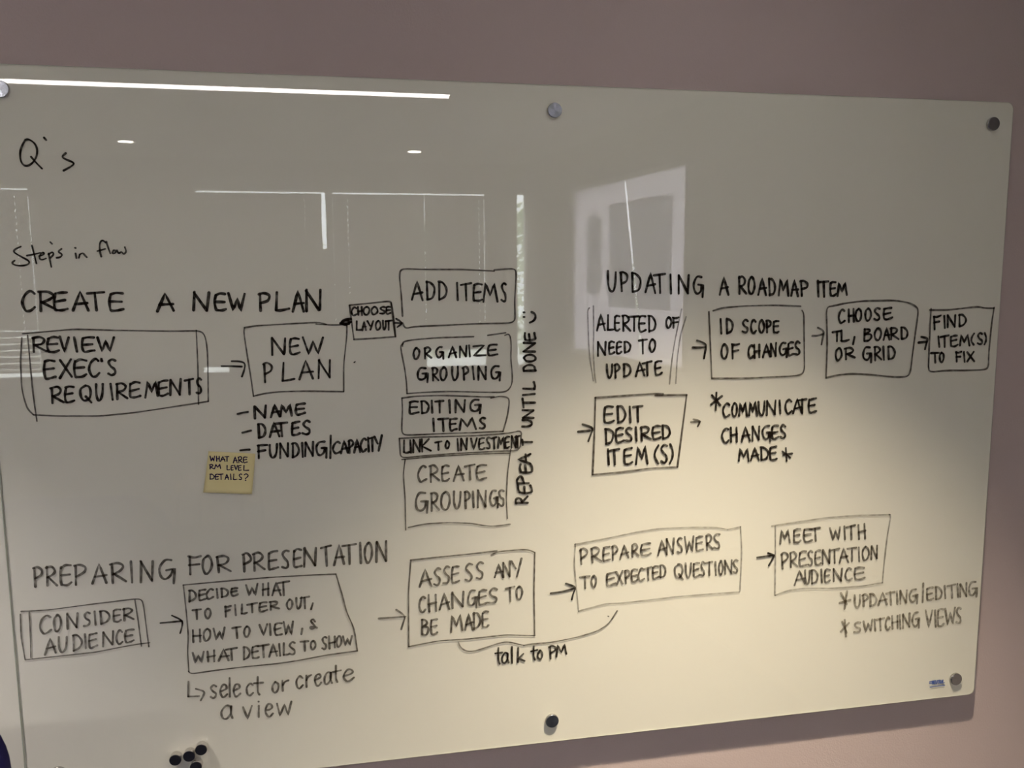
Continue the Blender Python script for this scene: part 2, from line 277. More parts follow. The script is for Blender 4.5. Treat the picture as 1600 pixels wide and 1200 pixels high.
# writing on the board, in tenths of a millimetre from its lower left corner
MARKS = [
 ('written_note',"handwritten Q's",'dark',31,[[755,10941,804,10960,906,10881,919,10729,836,10587,725,10534,660,10622,673,10800,755,10941],[820,10689,885,10601,963,10513],[1026,10985,1055,10948],[1324,10755,1262,10703,1301,10665,1450,10606,1378,10546,1272,10487]],[]),
 ('written_note',"handwritten words Step's in flow",'dark',28,[[570,9310,478,9266,458,9223,581,9144,682,9083,662,9031,555,9008,459,9023,422,9058,465,9092],[732,9327,755,9196,777,9048],[648,9170,746,9188,846,9214],[825,9161,901,9188,895,9223,844,9196,823,9126,862,9100,921,9126],[967,9205,976,9109,990,8995],[961,9188,1026,9231,1042,9188,986,9135],[1004,9380,1026,9354],[1160,9275,1099,9231,1170,9187,1134,9144,1076,9135],[1360,9205,1368,9129],[1358,9293,1368,9288],[1405,9134,1420,9187],[1420,9187,1468,9214,1486,9187,1522,9143],[1819,9373,1772,9417,1727,9372,1719,9249,1738,9152],[1686,9240,1804,9275],[1828,9390,1848,9302,1875,9205],[1928,9253,1897,9205,1950,9205,1965,9249,1928,9253],[1979,9253,2000,9196,2045,9235,2075,9187,2120,9231,2099,9302]],[]),
 ('heading_word','word CREATE of the heading CREATE A NEW PLAN','box',0,[],[(None,'dark',43,[('C',519,8311,698,8308,721,8613,542,8619),('R',756,8308,1010,8304,1031,8603,778,8612),('E',977,8305,1183,8302,1203,8597,998,8604),('A',1266,8301,1482,8298,1501,8588,1286,8595),('T',1465,8298,1717,8295,1735,8580,1485,8588),('E',1792,8294,2012,8291,2029,8570,1810,8577)],[])]),
 ('heading_word','word A of the heading CREATE A NEW PLAN','box',0,[],[(None,'dark',46,[('A',2523,8275,2781,8272,2797,8563,2539,8565)],[])]),
 ('heading_word','word NEW of the heading CREATE A NEW PLAN','box',0,[],[(None,'dark',46,[('N',3087,8272,3337,8271,3351,8559,3102,8571),('E',3417,8270,3599,8269,3612,8546,3432,8555),('W',3640,8269,3894,8268,3906,8532,3653,8544)],[])]),
 ('heading_word','word PLAN of the heading CREATE A NEW PLAN','box',0,[],[(None,'dark',47,[('P',4118,8265,4293,8260,4306,8559,4131,8551),('L',4396,8258,4603,8253,4616,8575,4409,8564),('A',4676,8251,4843,8247,4856,8587,4689,8578),('N',4875,8247,5137,8240,5150,8601,4887,8588)],[])]),
 ('heading_word','word UPDATING of the heading UPDATING A ROADMAP ITEM','box',0,[],[(None,'dark',43,[('U',10163,8540,10332,8532,10328,8873,10161,8882),('P',10404,8529,10537,8523,10533,8862,10400,8869),('D',10621,8519,10791,8511,10787,8848,10617,8857),('A',10889,8506,11072,8498,11067,8832,10884,8842),('T',11048,8499,11256,8489,11250,8822,11042,8834),('I',11355,8484,11380,8483,11374,8815,11349,8817),('N',11516,8477,11727,8467,11720,8796,11509,8808),('G',11802,8463,12002,8454,11994,8781,11795,8792)],[])]),
 ('heading_word','word A of the heading UPDATING A ROADMAP ITEM','box',0,[],[(None,'dark',46,[('A',12330,8451,12494,8449,12485,8760,12321,8761)],[])]),
 ('heading_word','word ROADMAP of the heading UPDATING A ROADMAP ITEM','box',0,[],[(None,'dark',46,[('R',12697,8459,12851,8452,12841,8767,12688,8777),('O',12889,8451,13018,8445,13008,8756,12879,8765),('A',13095,8442,13250,8435,13239,8741,13085,8751),('D',13302,8433,13432,8427,13421,8729,13291,8738),('M',13510,8424,13706,8415,13694,8711,13499,8724),('A',13758,8413,13902,8407,13891,8699,13746,8708),('P',13942,8405,14100,8398,14088,8686,13930,8696)],[])]),
 ('heading_word','word ITEM of the heading UPDATING A ROADMAP ITEM','box',0,[],[(None,'dark',48,[('I',14299,8389,14331,8390,14318,8682,14286,8684),('T',14339,8390,14524,8398,14512,8670,14326,8682),('E',14564,8400,14684,8405,14672,8659,14552,8667),('M',14724,8406,14912,8414,14900,8644,14712,8656)],[])]),
 ('heading_word','word PREPARING of the heading PREPARING FOR PRESENTATION','box',0,[],[(None,'mid',40,[('P',347,3777,480,3773,504,4100,370,4101),('R',532,3771,708,3766,731,4098,556,4099),('E',750,3765,927,3760,950,4096,773,4098),('P',968,3759,1147,3753,1169,4094,991,4096),('A',1252,3750,1474,3744,1496,4092,1274,4093),('R',1527,3742,1772,3735,1793,4089,1549,4091),('I',1836,3733,1889,3732,1911,4088,1857,4089),('N',1997,3729,2212,3723,2233,4085,2018,4087),('G',2299,3720,2549,3713,2569,4083,2320,4085)],[])]),
 ('heading_word','word FOR of the heading PREPARING FOR PRESENTATION','box',0,[],[(None,'mid',41,[('F',2770,3789,2974,3790,2990,4105,2787,4116),('O',3008,3790,3157,3791,3172,4096,3024,4104),('R',3225,3792,3466,3794,3480,4079,3240,4092)],[])]),
 ('heading_word','word PRESENTATION of the heading PREPARING FOR PRESENTATION','box',0,[],[(None,'mid',42,[('P',3662,3779,3801,3780,3815,4099,3676,4095),('R',3824,3780,4023,3781,4037,4105,3839,4100),('E',4081,3782,4245,3783,4259,4111,4095,4107),('S',4316,3783,4434,3784,4447,4116,4329,4113),('E',4505,3784,4647,3785,4660,4122,4518,4118),('N',4683,3785,4898,3787,4910,4129,4695,4123),('T',4981,3787,5149,3788,5161,4136,4993,4131),('A',5198,3789,5379,3790,5390,4142,5209,4137),('T',5354,3790,5573,3791,5583,4147,5366,4141),('I',5646,3792,5677,3792,5688,4150,5656,4149),('O',5731,3792,5866,3793,5876,4155,5741,4151),('N',5927,3793,6124,3795,6133,4162,5937,4157)],[])]),
 ('drawn_box',"hand-drawn double-sided box around REVIEW EXEC'S REQUIREMENTS",'box',24,[[496,7943,854,7971,1254,8002,1907,7972,2676,7944,3120,7942],[479,7877,431,7502,417,7043,468,6742,560,6634],[560,6634,932,6601,1563,6578,2080,6614,2606,6679,3246,6762],[3120,7942,3212,7921,3259,7823,3275,7599,3263,7207,3246,6762],[567,7915,570,7445,579,6902,602,6531],[3116,7950,3112,7380,3089,6719]],[('REVIEW','dark',40,[('R',609,7650,823,7647,840,7885,627,7891),('E',831,7647,1005,7644,1021,7880,848,7885),('V',1021,7644,1154,7642,1170,7875,1038,7879),('I',1204,7641,1304,7639,1320,7871,1220,7874),('E',1338,7639,1539,7636,1554,7864,1353,7870),('W',1581,7635,1826,7632,1840,7855,1596,7863)],[]),("EXEC'S",'dark',41,[('E',748,7218,925,7222,946,7514,770,7515),('X',988,7223,1168,7227,1188,7512,1008,7514),('E',1201,7228,1390,7232,1409,7511,1220,7512),('C',1428,7232,1581,7236,1598,7510,1447,7511),("'",1601,7236,1636,7237,1654,7509,1618,7509),('S',1713,7239,1841,7241,1857,7508,1730,7509)],[]),('REQUIREMENTS','dark',39,[('R',816,6811,1017,6819,1035,7078,835,7071),('E',1035,6820,1174,6825,1191,7084,1053,7079),('Q',1262,6829,1440,6835,1457,7093,1280,7087),('U',1504,6838,1619,6842,1635,7099,1521,7095),('I',1708,6846,1785,6849,1802,7105,1725,7103),('R',1811,6850,1992,6857,2007,7113,1827,7106),('E',2017,6858,2186,6864,2201,7120,2033,7114),('M',2272,6867,2460,6875,2474,7129,2287,7123),('E',2460,6875,2617,6881,2631,7135,2474,7129),('N',2643,6882,2828,6889,2841,7143,2657,7136),('T',2881,6891,3013,6896,3026,7149,2894,7145),('S',3066,6898,3146,6901,3159,7154,3079,7151)],[])]),
 ('drawn_arrow','arrow from the REVIEW box to the NEW PLAN box','dark',30,[[3484,7348,3647,7344,3810,7331],[3650,7426,3773,7423,3870,7388,3844,7264,3802,7163]],[]),
 ('drawn_box','hand-drawn box around NEW PLAN','box',26,[[3881,7981,4066,8010,4605,8033,5067,8051,5151,8035,5214,8012],[5045,8022,5319,8000,5533,8007],[5553,7985,5548,7822,5479,7319,5465,6866],[5464,6855,4856,6885,4392,6889,4141,6864,3973,6826],[3881,7981,3866,7896,3909,7467,3953,7077,3973,6826]],[('NEW','dark',39,[('N',4293,7522,4533,7523,4544,7797,4305,7802),('E',4585,7523,4753,7523,4763,7793,4596,7796),('W',4816,7524,5133,7525,5142,7786,4826,7792)],[]),('PLAN','dark',37,[('P',4138,7050,4284,7057,4298,7379,4152,7374),('L',4452,7065,4652,7075,4664,7392,4465,7385),('A',4736,7079,4959,7090,4970,7402,4748,7394),('N',5044,7094,5258,7105,5268,7412,5055,7405)],[])]),
 ('drawn_arrow','short blotted arrow head between NEW PLAN and CHOOSE LAYOUT','dark',46,[[5621,8099,5503,8084,5452,8037,5532,7996,5619,8049],[5481,8058,5556,8083,5598,8039],[5448,8030,5586,8017]],[]),
 ('drawn_box','small hand-drawn box around CHOOSE LAYOUT','box',29,[[5607,8332,5929,8360,6287,8396,6318,8356,6345,8115,6370,7784],[6370,7784,5955,7759,5664,7749],[5607,8332,5631,8082,5664,7754],[6308,8367,6330,8115,6361,7806]],[('CHOOSE','dark',33,[('C',5633,8158,5719,8161,5723,8299,5638,8299),('H',5741,8162,5816,8164,5820,8300,5745,8299),('O',5837,8165,5937,8168,5940,8300,5841,8300),('O',5973,8170,6075,8173,6078,8301,5977,8300),('S',6114,8175,6205,8178,6208,8301,6117,8301),('E',6216,8178,6296,8181,6299,8301,6219,8301)],[]),('LAYOUT','dark',33,[('L',5712,7906,5798,7906,5802,8059,5716,8059),('A',5808,7906,5873,7906,5877,8059,5813,8059),('Y',5895,7906,5992,7906,5996,8059,5899,8059),('O',6035,7906,6122,7906,6126,8060,6039,8060),('U',6155,7906,6209,7906,6213,8060,6159,8060),('T',6198,7906,6307,7906,6311,8060,6202,8060)],[])]),
 ('drawn_arrow','tiny arrow from CHOOSE LAYOUT to ADD ITEMS','dark',32,[[6364,8022,6485,8014],[6388,8092,6442,8058,6489,8018,6451,7981,6406,7949]],[]),
 ('drawn_dot','stray pen dot right of the NEW PLAN box','dark',22,[[5654,7354,5672,7367]],[]),
 ('written_note','note - NAME','dark',37,[[3705,6533,3794,6553,3871,6562]],[(None,'dark',43,[('N',3965,6442,4165,6453,4173,6653,3974,6644),('A',4243,6457,4377,6465,4385,6662,4251,6656),('M',4399,6466,4590,6476,4598,6671,4407,6663),('E',4647,6479,4805,6488,4812,6680,4654,6673)],[])]),
 ('written_note','note - DATES','dark',37,[[3767,6210,3908,6241]],[(None,'dark',43,[('D',4017,6113,4139,6116,4149,6350,4027,6346),('A',4206,6118,4363,6122,4373,6356,4216,6352),('T',4296,6120,4498,6125,4507,6360,4306,6354),('E',4566,6127,4701,6130,4710,6366,4575,6362),('S',4746,6132,4882,6135,4891,6371,4755,6368)],[])]),
 ('written_note','note - FUNDING/CAPACITY','dark',38,[[3720,5908,3871,5915]],[(None,'dark',40,[('F',3990,5754,4146,5754,4156,5987,4000,5984),('U',4191,5754,4314,5754,4324,5990,4201,5988),('N',4359,5754,4506,5754,4515,5993,4369,5991),('D',4562,5754,4675,5754,4685,5997,4572,5995),('I',4721,5754,4748,5754,4757,5998,4730,5997),('N',4778,5754,4926,5754,4934,6001,4787,5998),('G',4960,5754,5143,5754,5151,6005,4969,6002),('/',5187,5712,5222,5710,5234,6085,5200,6086),('C',5247,5781,5374,5783,5381,5989,5254,5977),('A',5386,5783,5501,5785,5508,6002,5392,5991),('P',5513,5785,5594,5787,5601,6011,5520,6003),('A',5606,5787,5710,5789,5717,6023,5612,6013),('C',5722,5789,5815,5791,5822,6034,5729,6024),('I',5839,5791,5867,5791,5874,6039,5845,6036),('T',5874,5792,5967,5793,5974,6049,5881,6040),('Y',5956,5793,6085,5795,6092,6061,5962,6048)],[])]),
 ('drawn_box','hand-drawn box around ADD ITEMS','box',28,[[6498,8134,6485,8507,6459,8812,6484,8946,6855,8930,7518,8927,8103,8896],[8103,8914,8421,8939,8490,8912,8494,8801,8464,8376,8473,8061,8438,8005,8346,7984,7730,7982,7057,7960,6681,7951,6537,7918,6496,8020]],[('ADD ITEMS','dark',40,[('A',6669,8407,6844,8411,6851,8722,6675,8724),('D',6911,8413,7054,8417,7060,8721,6917,8722),('D',7121,8418,7265,8422,7270,8720,7126,8721),('I',7432,8398,7470,8396,7475,8686,7437,8685),('T',7511,8394,7690,8386,7694,8687,7515,8686),('E',7724,8384,7882,8376,7886,8688,7728,8687),('M',7905,8375,8155,8363,8157,8689,7908,8688),('S',8223,8360,8314,8355,8317,8690,8226,8690)],[])]),
 ('drawn_box','hand-drawn box around ORGANIZE GROUPING','box',26,[[6486,7616,6488,7693,6654,7723,7053,7749,7728,7758],[7978,7776,8299,7815],[8287,7770,8368,7802,8401,7632,8388,7359,8420,7014,8396,6854,8291,6754,7945,6765,7261,6803,6857,6800,6545,6787],[6545,6787,6539,7001,6511,7248,6462,7516,6454,7627,6498,7660]],[('ORGANIZE','dark',38,[('O',6669,7389,6773,7391,6777,7581,6673,7578),('R',6857,7393,6980,7396,6984,7585,6861,7582),('G',7058,7398,7193,7400,7196,7589,7062,7587),('A',7282,7402,7418,7405,7420,7594,7285,7591),('N',7474,7407,7605,7410,7608,7598,7477,7595),('I',7633,7410,7667,7411,7669,7600,7635,7599),('Z',7712,7412,7933,7417,7935,7605,7714,7600),('E',7974,7418,8146,7421,8148,7610,7976,7606)],[]),('GROUPING','dark',40,[('G',6727,7013,6906,7011,6910,7230,6732,7231),('R',6984,7010,7096,7008,7100,7230,6988,7230),('O',7130,7008,7242,7006,7246,7229,7134,7230),('U',7332,7005,7445,7003,7449,7229,7336,7229),('P',7525,7002,7627,7001,7630,7228,7528,7228),('I',7684,7000,7741,6999,7744,7228,7687,7228),('N',7798,6999,7947,6997,7949,7227,7801,7228),('G',8027,6996,8200,6993,8202,7226,8030,7227)],[])]),
 ('drawn_box','hand-drawn box around EDITING ITEMS','box',27,[[6454,6711,6699,6737,7147,6734,7600,6707,7944,6680,8082,6680],[8024,6659,8175,6689,8313,6668,8364,6613,8323,6325,8239,6049],[8239,6049,7706,6048,7023,6053,6528,6051,6451,6077,6437,6169,6461,6508,6454,6711]],[('EDITING','dark',40,[('E',6570,6431,6738,6430,6742,6649,6575,6651),('D',6782,6430,6917,6429,6921,6647,6787,6648),('I',6962,6429,6984,6429,6988,6646,6966,6647),('T',7029,6429,7176,6428,7180,6644,7033,6646),('I',7267,6427,7301,6427,7304,6643,7270,6643),('N',7380,6427,7562,6425,7565,6640,7383,6642),('G',7642,6425,7837,6424,7840,6638,7645,6640)],[]),('ITEMS','dark',41,[('I',6978,6105,7012,6106,7016,6324,6982,6325),('T',7069,6106,7250,6106,7254,6321,7073,6324),('E',7273,6106,7409,6107,7413,6319,7276,6321),('M',7455,6107,7742,6108,7744,6315,7458,6318),('S',7811,6108,7926,6108,7928,6312,7813,6314)],[])]),
 ('drawn_box','flat hand-drawn box around LINK TO INVESTMENT','box',27,[[6393,6000,6796,6005,7706,5990,8215,6004,8402,6019,8578,6054,8566,5895,8541,5685,8166,5690,7472,5687,6789,5668,6407,5645,6400,5805,6393,6000]],[('LINK TO INVESTMENT','dark',36,[('L',6465,5734,6566,5736,6571,5963,6471,5962),('I',6566,5736,6600,5737,6605,5963,6571,5963),('N',6622,5738,6757,5741,6762,5963,6627,5963),('K',6768,5741,6949,5746,6953,5964,6773,5963),('T',7017,5750,7131,5768,7133,5916,7020,5915),('O',7199,5778,7268,5789,7270,5916,7202,5916),('I',7404,5741,7438,5741,7441,5945,7407,5945),('N',7473,5741,7588,5742,7590,5946,7476,5945),('V',7657,5742,7760,5742,7763,5948,7659,5947),('E',7795,5742,7899,5742,7901,5949,7797,5948),('S',7934,5742,8004,5743,8006,5950,7936,5949),('T',8027,5743,8120,5743,8122,5951,8029,5950),('M',8143,5743,8260,5743,8262,5952,8145,5951),('E',8272,5743,8354,5743,8355,5953,8273,5952),('N',8389,5743,8483,5744,8484,5954,8390,5953),('T',8459,5744,8541,5744,8543,5955,8460,5954)],[])]),
 ('drawn_box','hand-drawn box around CREATE GROUPINGS','box',23,[[6429,5621,7015,5648,7702,5656,8353,5647],[6485,5618,6446,5367,6469,4902,6468,4341],[6514,4385,6810,4432,7223,4430,7639,4390,7919,4320,8107,4308,8356,4328],[8377,5716,8315,5271,8288,4798,8309,4439]],[('CREATE','mid',39,[('C',6701,5203,6848,5201,6854,5488,6707,5492),('R',6905,5200,7075,5198,7080,5481,6910,5486),('E',7121,5197,7258,5195,7263,5475,7126,5479),('A',7338,5194,7522,5191,7526,5467,7343,5473),('T',7534,5191,7707,5188,7711,5462,7538,5467),('E',7742,5188,7928,5185,7931,5455,7745,5461)],[]),('GROUPINGS','mid',41,[('G',6645,4670,6861,4672,6867,4994,6651,4997),('R',6918,4672,7066,4673,7072,4992,6924,4994),('O',7101,4673,7261,4675,7266,4990,7106,4991),('U',7330,4675,7457,4676,7462,4987,7335,4989),('P',7527,4676,7620,4677,7624,4986,7531,4987),('I',7666,4677,7701,4678,7705,4985,7670,4985),('N',7759,4678,7923,4679,7926,4982,7763,4984),('G',7981,4679,8134,4681,8137,4980,7984,4982),('S',8146,4681,8252,4681,8254,4979,8148,4980)],[])]),
 ('written_note','words REPEAT UNTIL DONE written sideways with a smiley','dark',42,[[8626,8171,8638,8169],[8626,8090,8637,8088],[8767,8176,8827,8146,8846,8089,8813,8021,8739,7989]],[(None,'dark',43,[('R',8691,4692,8691,4823,8454,4837,8453,4705),('E',8763,4879,8763,5034,8502,5048,8501,4894),('P',8704,5049,8705,5209,8491,5220,8491,5061),('E',8764,5260,8765,5434,8545,5444,8544,5272),('A',8741,5435,8742,5610,8517,5620,8516,5446),('T',8766,5781,8766,5875,8589,5883,8589,5789),('U',8767,6110,8768,6243,8591,6250,8590,6117),('N',8798,6265,8799,6424,8604,6431,8603,6273),('T',8822,6470,8823,6621,8605,6628,8604,6477),('I',8823,6674,8823,6725,8605,6732,8605,6681),('L',8828,6790,8829,6929,8606,6935,8605,6797)],[]),(None,'dark',42,[('D',8841,7118,8841,7233,8619,7239,8619,7124),('O',8841,7290,8842,7412,8632,7417,8631,7296),('N',8830,7458,8831,7641,8621,7645,8620,7463),('E',8831,7668,8831,7801,8634,7804,8633,7672)],[])]),
 ('drawn_side_lines','pair of slanting hand-drawn lines right of ALERTED OF NEED','faint',26,[[11584,8190,11482,7710,11415,7286,11374,6811],[11674,8048,11569,7708,11515,7283,11499,6819]],[]),
 ('drawn_side_lines','pair of hand-drawn side lines left of ALERTED OF NEED TO UPDATE','faint',25,[[9831,8235,9796,8201,9823,7556,9861,7207,9911,6913],[9903,8268,9913,7786,9908,7438,9935,7018,9960,6877]],[('ALERTED OF','dark',41,[('A',9977,7826,10121,7821,10119,8102,9975,8107),('L',10170,7819,10278,7815,10276,8096,10167,8100),('E',10302,7815,10399,7811,10396,8092,10300,8096),('R',10448,7810,10606,7804,10602,8085,10445,8090),('T',10581,7805,10764,7799,10761,8079,10578,8086),('E',10764,7799,10899,7794,10895,8074,10761,8079),('D',10948,7792,11084,7788,11079,8068,10944,8073),('O',11293,7854,11392,7852,11388,8040,11289,8042),('F',11417,7852,11529,7850,11525,8038,11413,8040)],[]),('NEED TO','dark',41,[('N',9993,7367,10149,7381,10147,7620,9991,7622),('E',10198,7385,10306,7395,10304,7618,10195,7619),('E',10343,7398,10440,7407,10438,7616,10341,7618),('D',10489,7411,10610,7422,10608,7614,10486,7616),('T',10770,7384,10917,7402,10914,7650,10766,7653),('O',10979,7410,11090,7423,11086,7647,10975,7649)],[]),('UPDATE','dark',42,[('U',10165,6960,10274,6964,10272,7204,10163,7199),('P',10311,6965,10408,6968,10406,7209,10308,7205),('D',10481,6970,10616,6975,10613,7218,10479,7212),('A',10714,6978,10887,6983,10883,7229,10711,7222),('T',10850,6982,11023,6988,11019,7235,10846,7228),('E',11084,6990,11221,6994,11217,7243,11080,7238)],[])]),
 ('drawn_arrow','arrow from ALERTED OF NEED to ID SCOPE','dark',39,[[11812,7478,11938,7476,12064,7480],[11897,7607,12088,7544,12066,7413,12044,7271]],[]),
 ('drawn_box','hand-drawn box around ID SCOPE OF CHANGES','box',30,[[12199,8151,12374,8203,12832,8233,13400,8238,13963,8212],[13993,8134,14035,8073,14060,7588,14093,7000,14030,6904,13765,6887,12875,6875,12206,6894],[12118,8135,12165,7506,12206,6894]],[('ID SCOPE','dark',44,[('I',12349,7729,12387,7729,12380,8002,12342,8002),('D',12477,7730,12604,7732,12596,7998,12469,8000),('S',12797,7728,12913,7727,12905,7972,12789,7977),('C',12964,7727,13068,7727,13060,7966,12956,7970),('O',13132,7726,13236,7726,13228,7960,13124,7964),('P',13275,7726,13371,7725,13363,7955,13267,7958),('E',13418,7725,13536,7724,13528,7948,13410,7953)],[]),('OF CHANGES','dark',44,[('O',12388,7262,12516,7259,12508,7523,12380,7526),('F',12593,7257,12747,7254,12739,7518,12585,7522),('C',12928,7254,13031,7258,13023,7496,12920,7491),('H',13044,7259,13161,7264,13153,7503,13036,7497),('A',13226,7266,13369,7272,13361,7514,13218,7506),('N',13382,7273,13500,7277,13491,7520,13374,7514),('G',13566,7280,13723,7286,13714,7532,13557,7524),('E',13736,7287,13855,7292,13845,7539,13727,7533),('S',13882,7293,13987,7297,13977,7546,13872,7540)],[])]),
 ('drawn_arrow','arrow from ID SCOPE to CHOOSE TL,BOARD OR GRID','mid',41,[[14225,7646,14332,7646,14450,7678],[14338,7802,14474,7739,14441,7581,14427,7483]],[]),
 ('drawn_box','rounded hand-drawn box around CHOOSE TL,BOARD OR GRID','box',35,[[14551,6836,14545,7517,14494,8192,14663,8213,14862,8256,15266,8297,15932,8301,16246,8256,16407,8180,16464,8109,16440,7853,16386,7244,16366,6938,16332,6832,16229,6800,15966,6812,15547,6866,15082,6902,14777,6883,14551,6836]],[('CHOOSE','dark',44,[('C',14767,7880,14893,7888,14881,8135,14755,8132),('H',14969,7893,15095,7900,15083,8141,14957,8137),('O',15121,7902,15248,7910,15235,8145,15108,8142),('O',15324,7915,15451,7922,15439,8151,15312,8147),('S',15515,7926,15643,7934,15631,8156,15503,8153),('E',15707,7938,15900,7950,15888,8163,15695,8158)],[]),('TL,BOARD','dark',44,[('T',14657,7533,14834,7535,14825,7737,14649,7722),('L',14834,7535,14999,7536,14989,7750,14825,7737),('B',15318,7536,15485,7539,15473,7765,15306,7761),('O',15549,7540,15691,7543,15678,7771,15537,7767),('A',15743,7544,15872,7546,15859,7776,15730,7772),('R',15885,7546,16067,7549,16053,7781,15872,7776),('D',16119,7550,16262,7552,16248,7786,16105,7783)],[[15115,7610,15092,7471]]),('OR GRID','dark',44,[('O',14738,7162,14864,7177,14854,7399,14727,7398),('R',14928,7184,15143,7208,15133,7401,14917,7400),('G',15313,7141,15506,7149,15492,7411,15299,7409),('R',15557,7152,15712,7158,15698,7414,15543,7412),('I',15743,7160,15782,7161,15768,7415,15729,7414),('D',15855,7164,16011,7171,15996,7417,15840,7416)],[])]),
 ('drawn_arrow','arrow from CHOOSE TL,BOARD to FIND ITEM(S)','dark',48,[[16504,7473,16688,7485],[16563,7582,16710,7555,16677,7450,16657,7344]],[]),
 ('drawn_box','hand-drawn box around FIND ITEM(S) TO FIX','box',36,[[16738,8129,16747,7378,16758,6880,17125,6906,17666,6896,18047,6898,18111,6964,18093,7205,18113,7826,18144,8135],[16714,8106,17124,8101,17469,8132,17790,8158,17928,8126,18145,8123]],[('FIND','dark',44,[('F',16817,7730,16976,7743,16959,7990,16801,7983),('I',17042,7748,17081,7751,17065,7994,17025,7993),('N',17121,7755,17307,7770,17291,8004,17105,7996),('D',17374,7775,17534,7788,17518,8013,17358,8006)],[]),('ITEM(S)','dark',44,[('I',16934,7374,16987,7376,16973,7585,16920,7582),('T',16987,7376,17173,7382,17159,7595,16973,7585),('E',17213,7383,17374,7389,17359,7606,17199,7598),('M',17428,7390,17643,7398,17627,7621,17412,7609),('(',17670,7399,17751,7401,17735,7627,17654,7623),('S',17819,7403,17941,7408,17924,7638,17802,7631),(')',17976,7409,18022,7410,18005,7642,17959,7640)],[]),('TO FIX','dark',44,[('T',16807,7069,16980,7076,16967,7267,16794,7270),('O',16993,7077,17087,7081,17074,7264,16981,7266),('F',17356,7074,17477,7074,17463,7267,17342,7270),('I',17531,7074,17572,7074,17558,7265,17517,7266),('X',17612,7074,17775,7073,17761,7260,17599,7264)],[])]),
 ('drawn_arrow','arrow pointing into the EDIT DESIRED ITEM(S) box','dark',39,[[9628,5986,9856,5999],[9713,6120,9920,6049,9872,5936,9825,5803]],[]),
 ('drawn_box','hand-drawn box around EDIT DESIRED ITEM(S)','box',35,[[9948,6601,10620,6625,11091,6641,11254,6627],[11101,6610,11717,6596],[11717,6596,11647,5973,11562,5240],[11562,5233,11031,5234,10410,5185,9909,5170],[9909,5170,9937,5886,9954,6601]],[('EDIT','dark',44,[('E',10111,6135,10303,6133,10300,6434,10108,6441),('D',10368,6132,10529,6130,10526,6426,10365,6432),('I',10604,6129,10636,6128,10632,6422,10600,6423),('T',10675,6128,10854,6125,10850,6414,10671,6421)],[]),('DESIRED','dark',44,[('D',10146,5745,10307,5751,10304,6021,10144,6018),('E',10339,5752,10501,5758,10498,6025,10336,6022),('S',10533,5760,10663,5765,10660,6027,10530,6025),('I',10722,5767,10761,5768,10757,6029,10718,6028),('R',10826,5771,11023,5778,11019,6034,10823,6030),('E',11055,5779,11220,5785,11216,6037,11051,6034),('D',11253,5787,11402,5792,11397,6041,11248,6038)],[]),('ITEM(S)','dark',44,[('I',10188,5339,10230,5339,10227,5626,10186,5624),('T',10214,5339,10424,5337,10421,5635,10211,5625),('E',10506,5336,10669,5334,10665,5647,10502,5639),('M',10750,5333,10964,5330,10959,5662,10746,5651),('(',11095,5329,11195,5328,11189,5673,11090,5668),('S',11228,5327,11360,5326,11354,5681,11222,5675),(')',11400,5325,11477,5325,11470,5687,11394,5683)],[])]),
 ('drawn_arrow','small arrow from EDIT DESIRED to COMMUNICATE','mid',35,[[11811,6079,11995,6081],[11860,6131,12005,6093,11947,5993]],[]),
 ('written_note','starred words COMMUNICATE CHANGES MADE','dark',44,[[12307,6618,12302,6293],[12218,6573,12391,6376],[12420,6551,12205,6399],[13763,5495,13790,5246],[13695,5432,13858,5309],[13898,5383,13715,5365]],[(None,'dark',44,[('C',12448,6150,12584,6152,12576,6409,12441,6407),('O',12635,6153,12737,6154,12729,6413,12627,6411),('M',12771,6155,12942,6157,12934,6417,12763,6414),('M',12976,6157,13138,6159,13129,6421,12968,6418),('U',13165,6160,13303,6162,13294,6425,13156,6422),('N',13338,6162,13528,6165,13518,6430,13328,6426),('I',13598,6166,13632,6166,13622,6432,13588,6431),('C',13720,6167,13859,6169,13849,6437,13709,6434),('A',13894,6170,14070,6172,14059,6442,13884,6438),('T',13982,6171,14175,6174,14164,6444,13971,6440),('E',14211,6174,14370,6176,14358,6448,14199,6445),('C',12445,5657,12581,5661,12573,5937,12437,5935),('H',12615,5662,12752,5665,12743,5938,12607,5937),('A',12837,5668,13009,5672,13000,5941,12829,5939),('N',13061,5674,13216,5678,13207,5943,13052,5941),('G',13268,5679,13441,5684,13432,5945,13259,5943),('E',13459,5684,13598,5688,13588,5946,13449,5945),('S',13633,5689,13755,5692,13746,5948,13623,5947),('M',12797,5287,13004,5285,12996,5527,12790,5522),('A',13039,5284,13212,5283,13204,5533,13031,5528),('D',13247,5282,13404,5281,13394,5538,13238,5534),('E',13438,5280,13578,5279,13569,5543,13429,5539)],[])]),
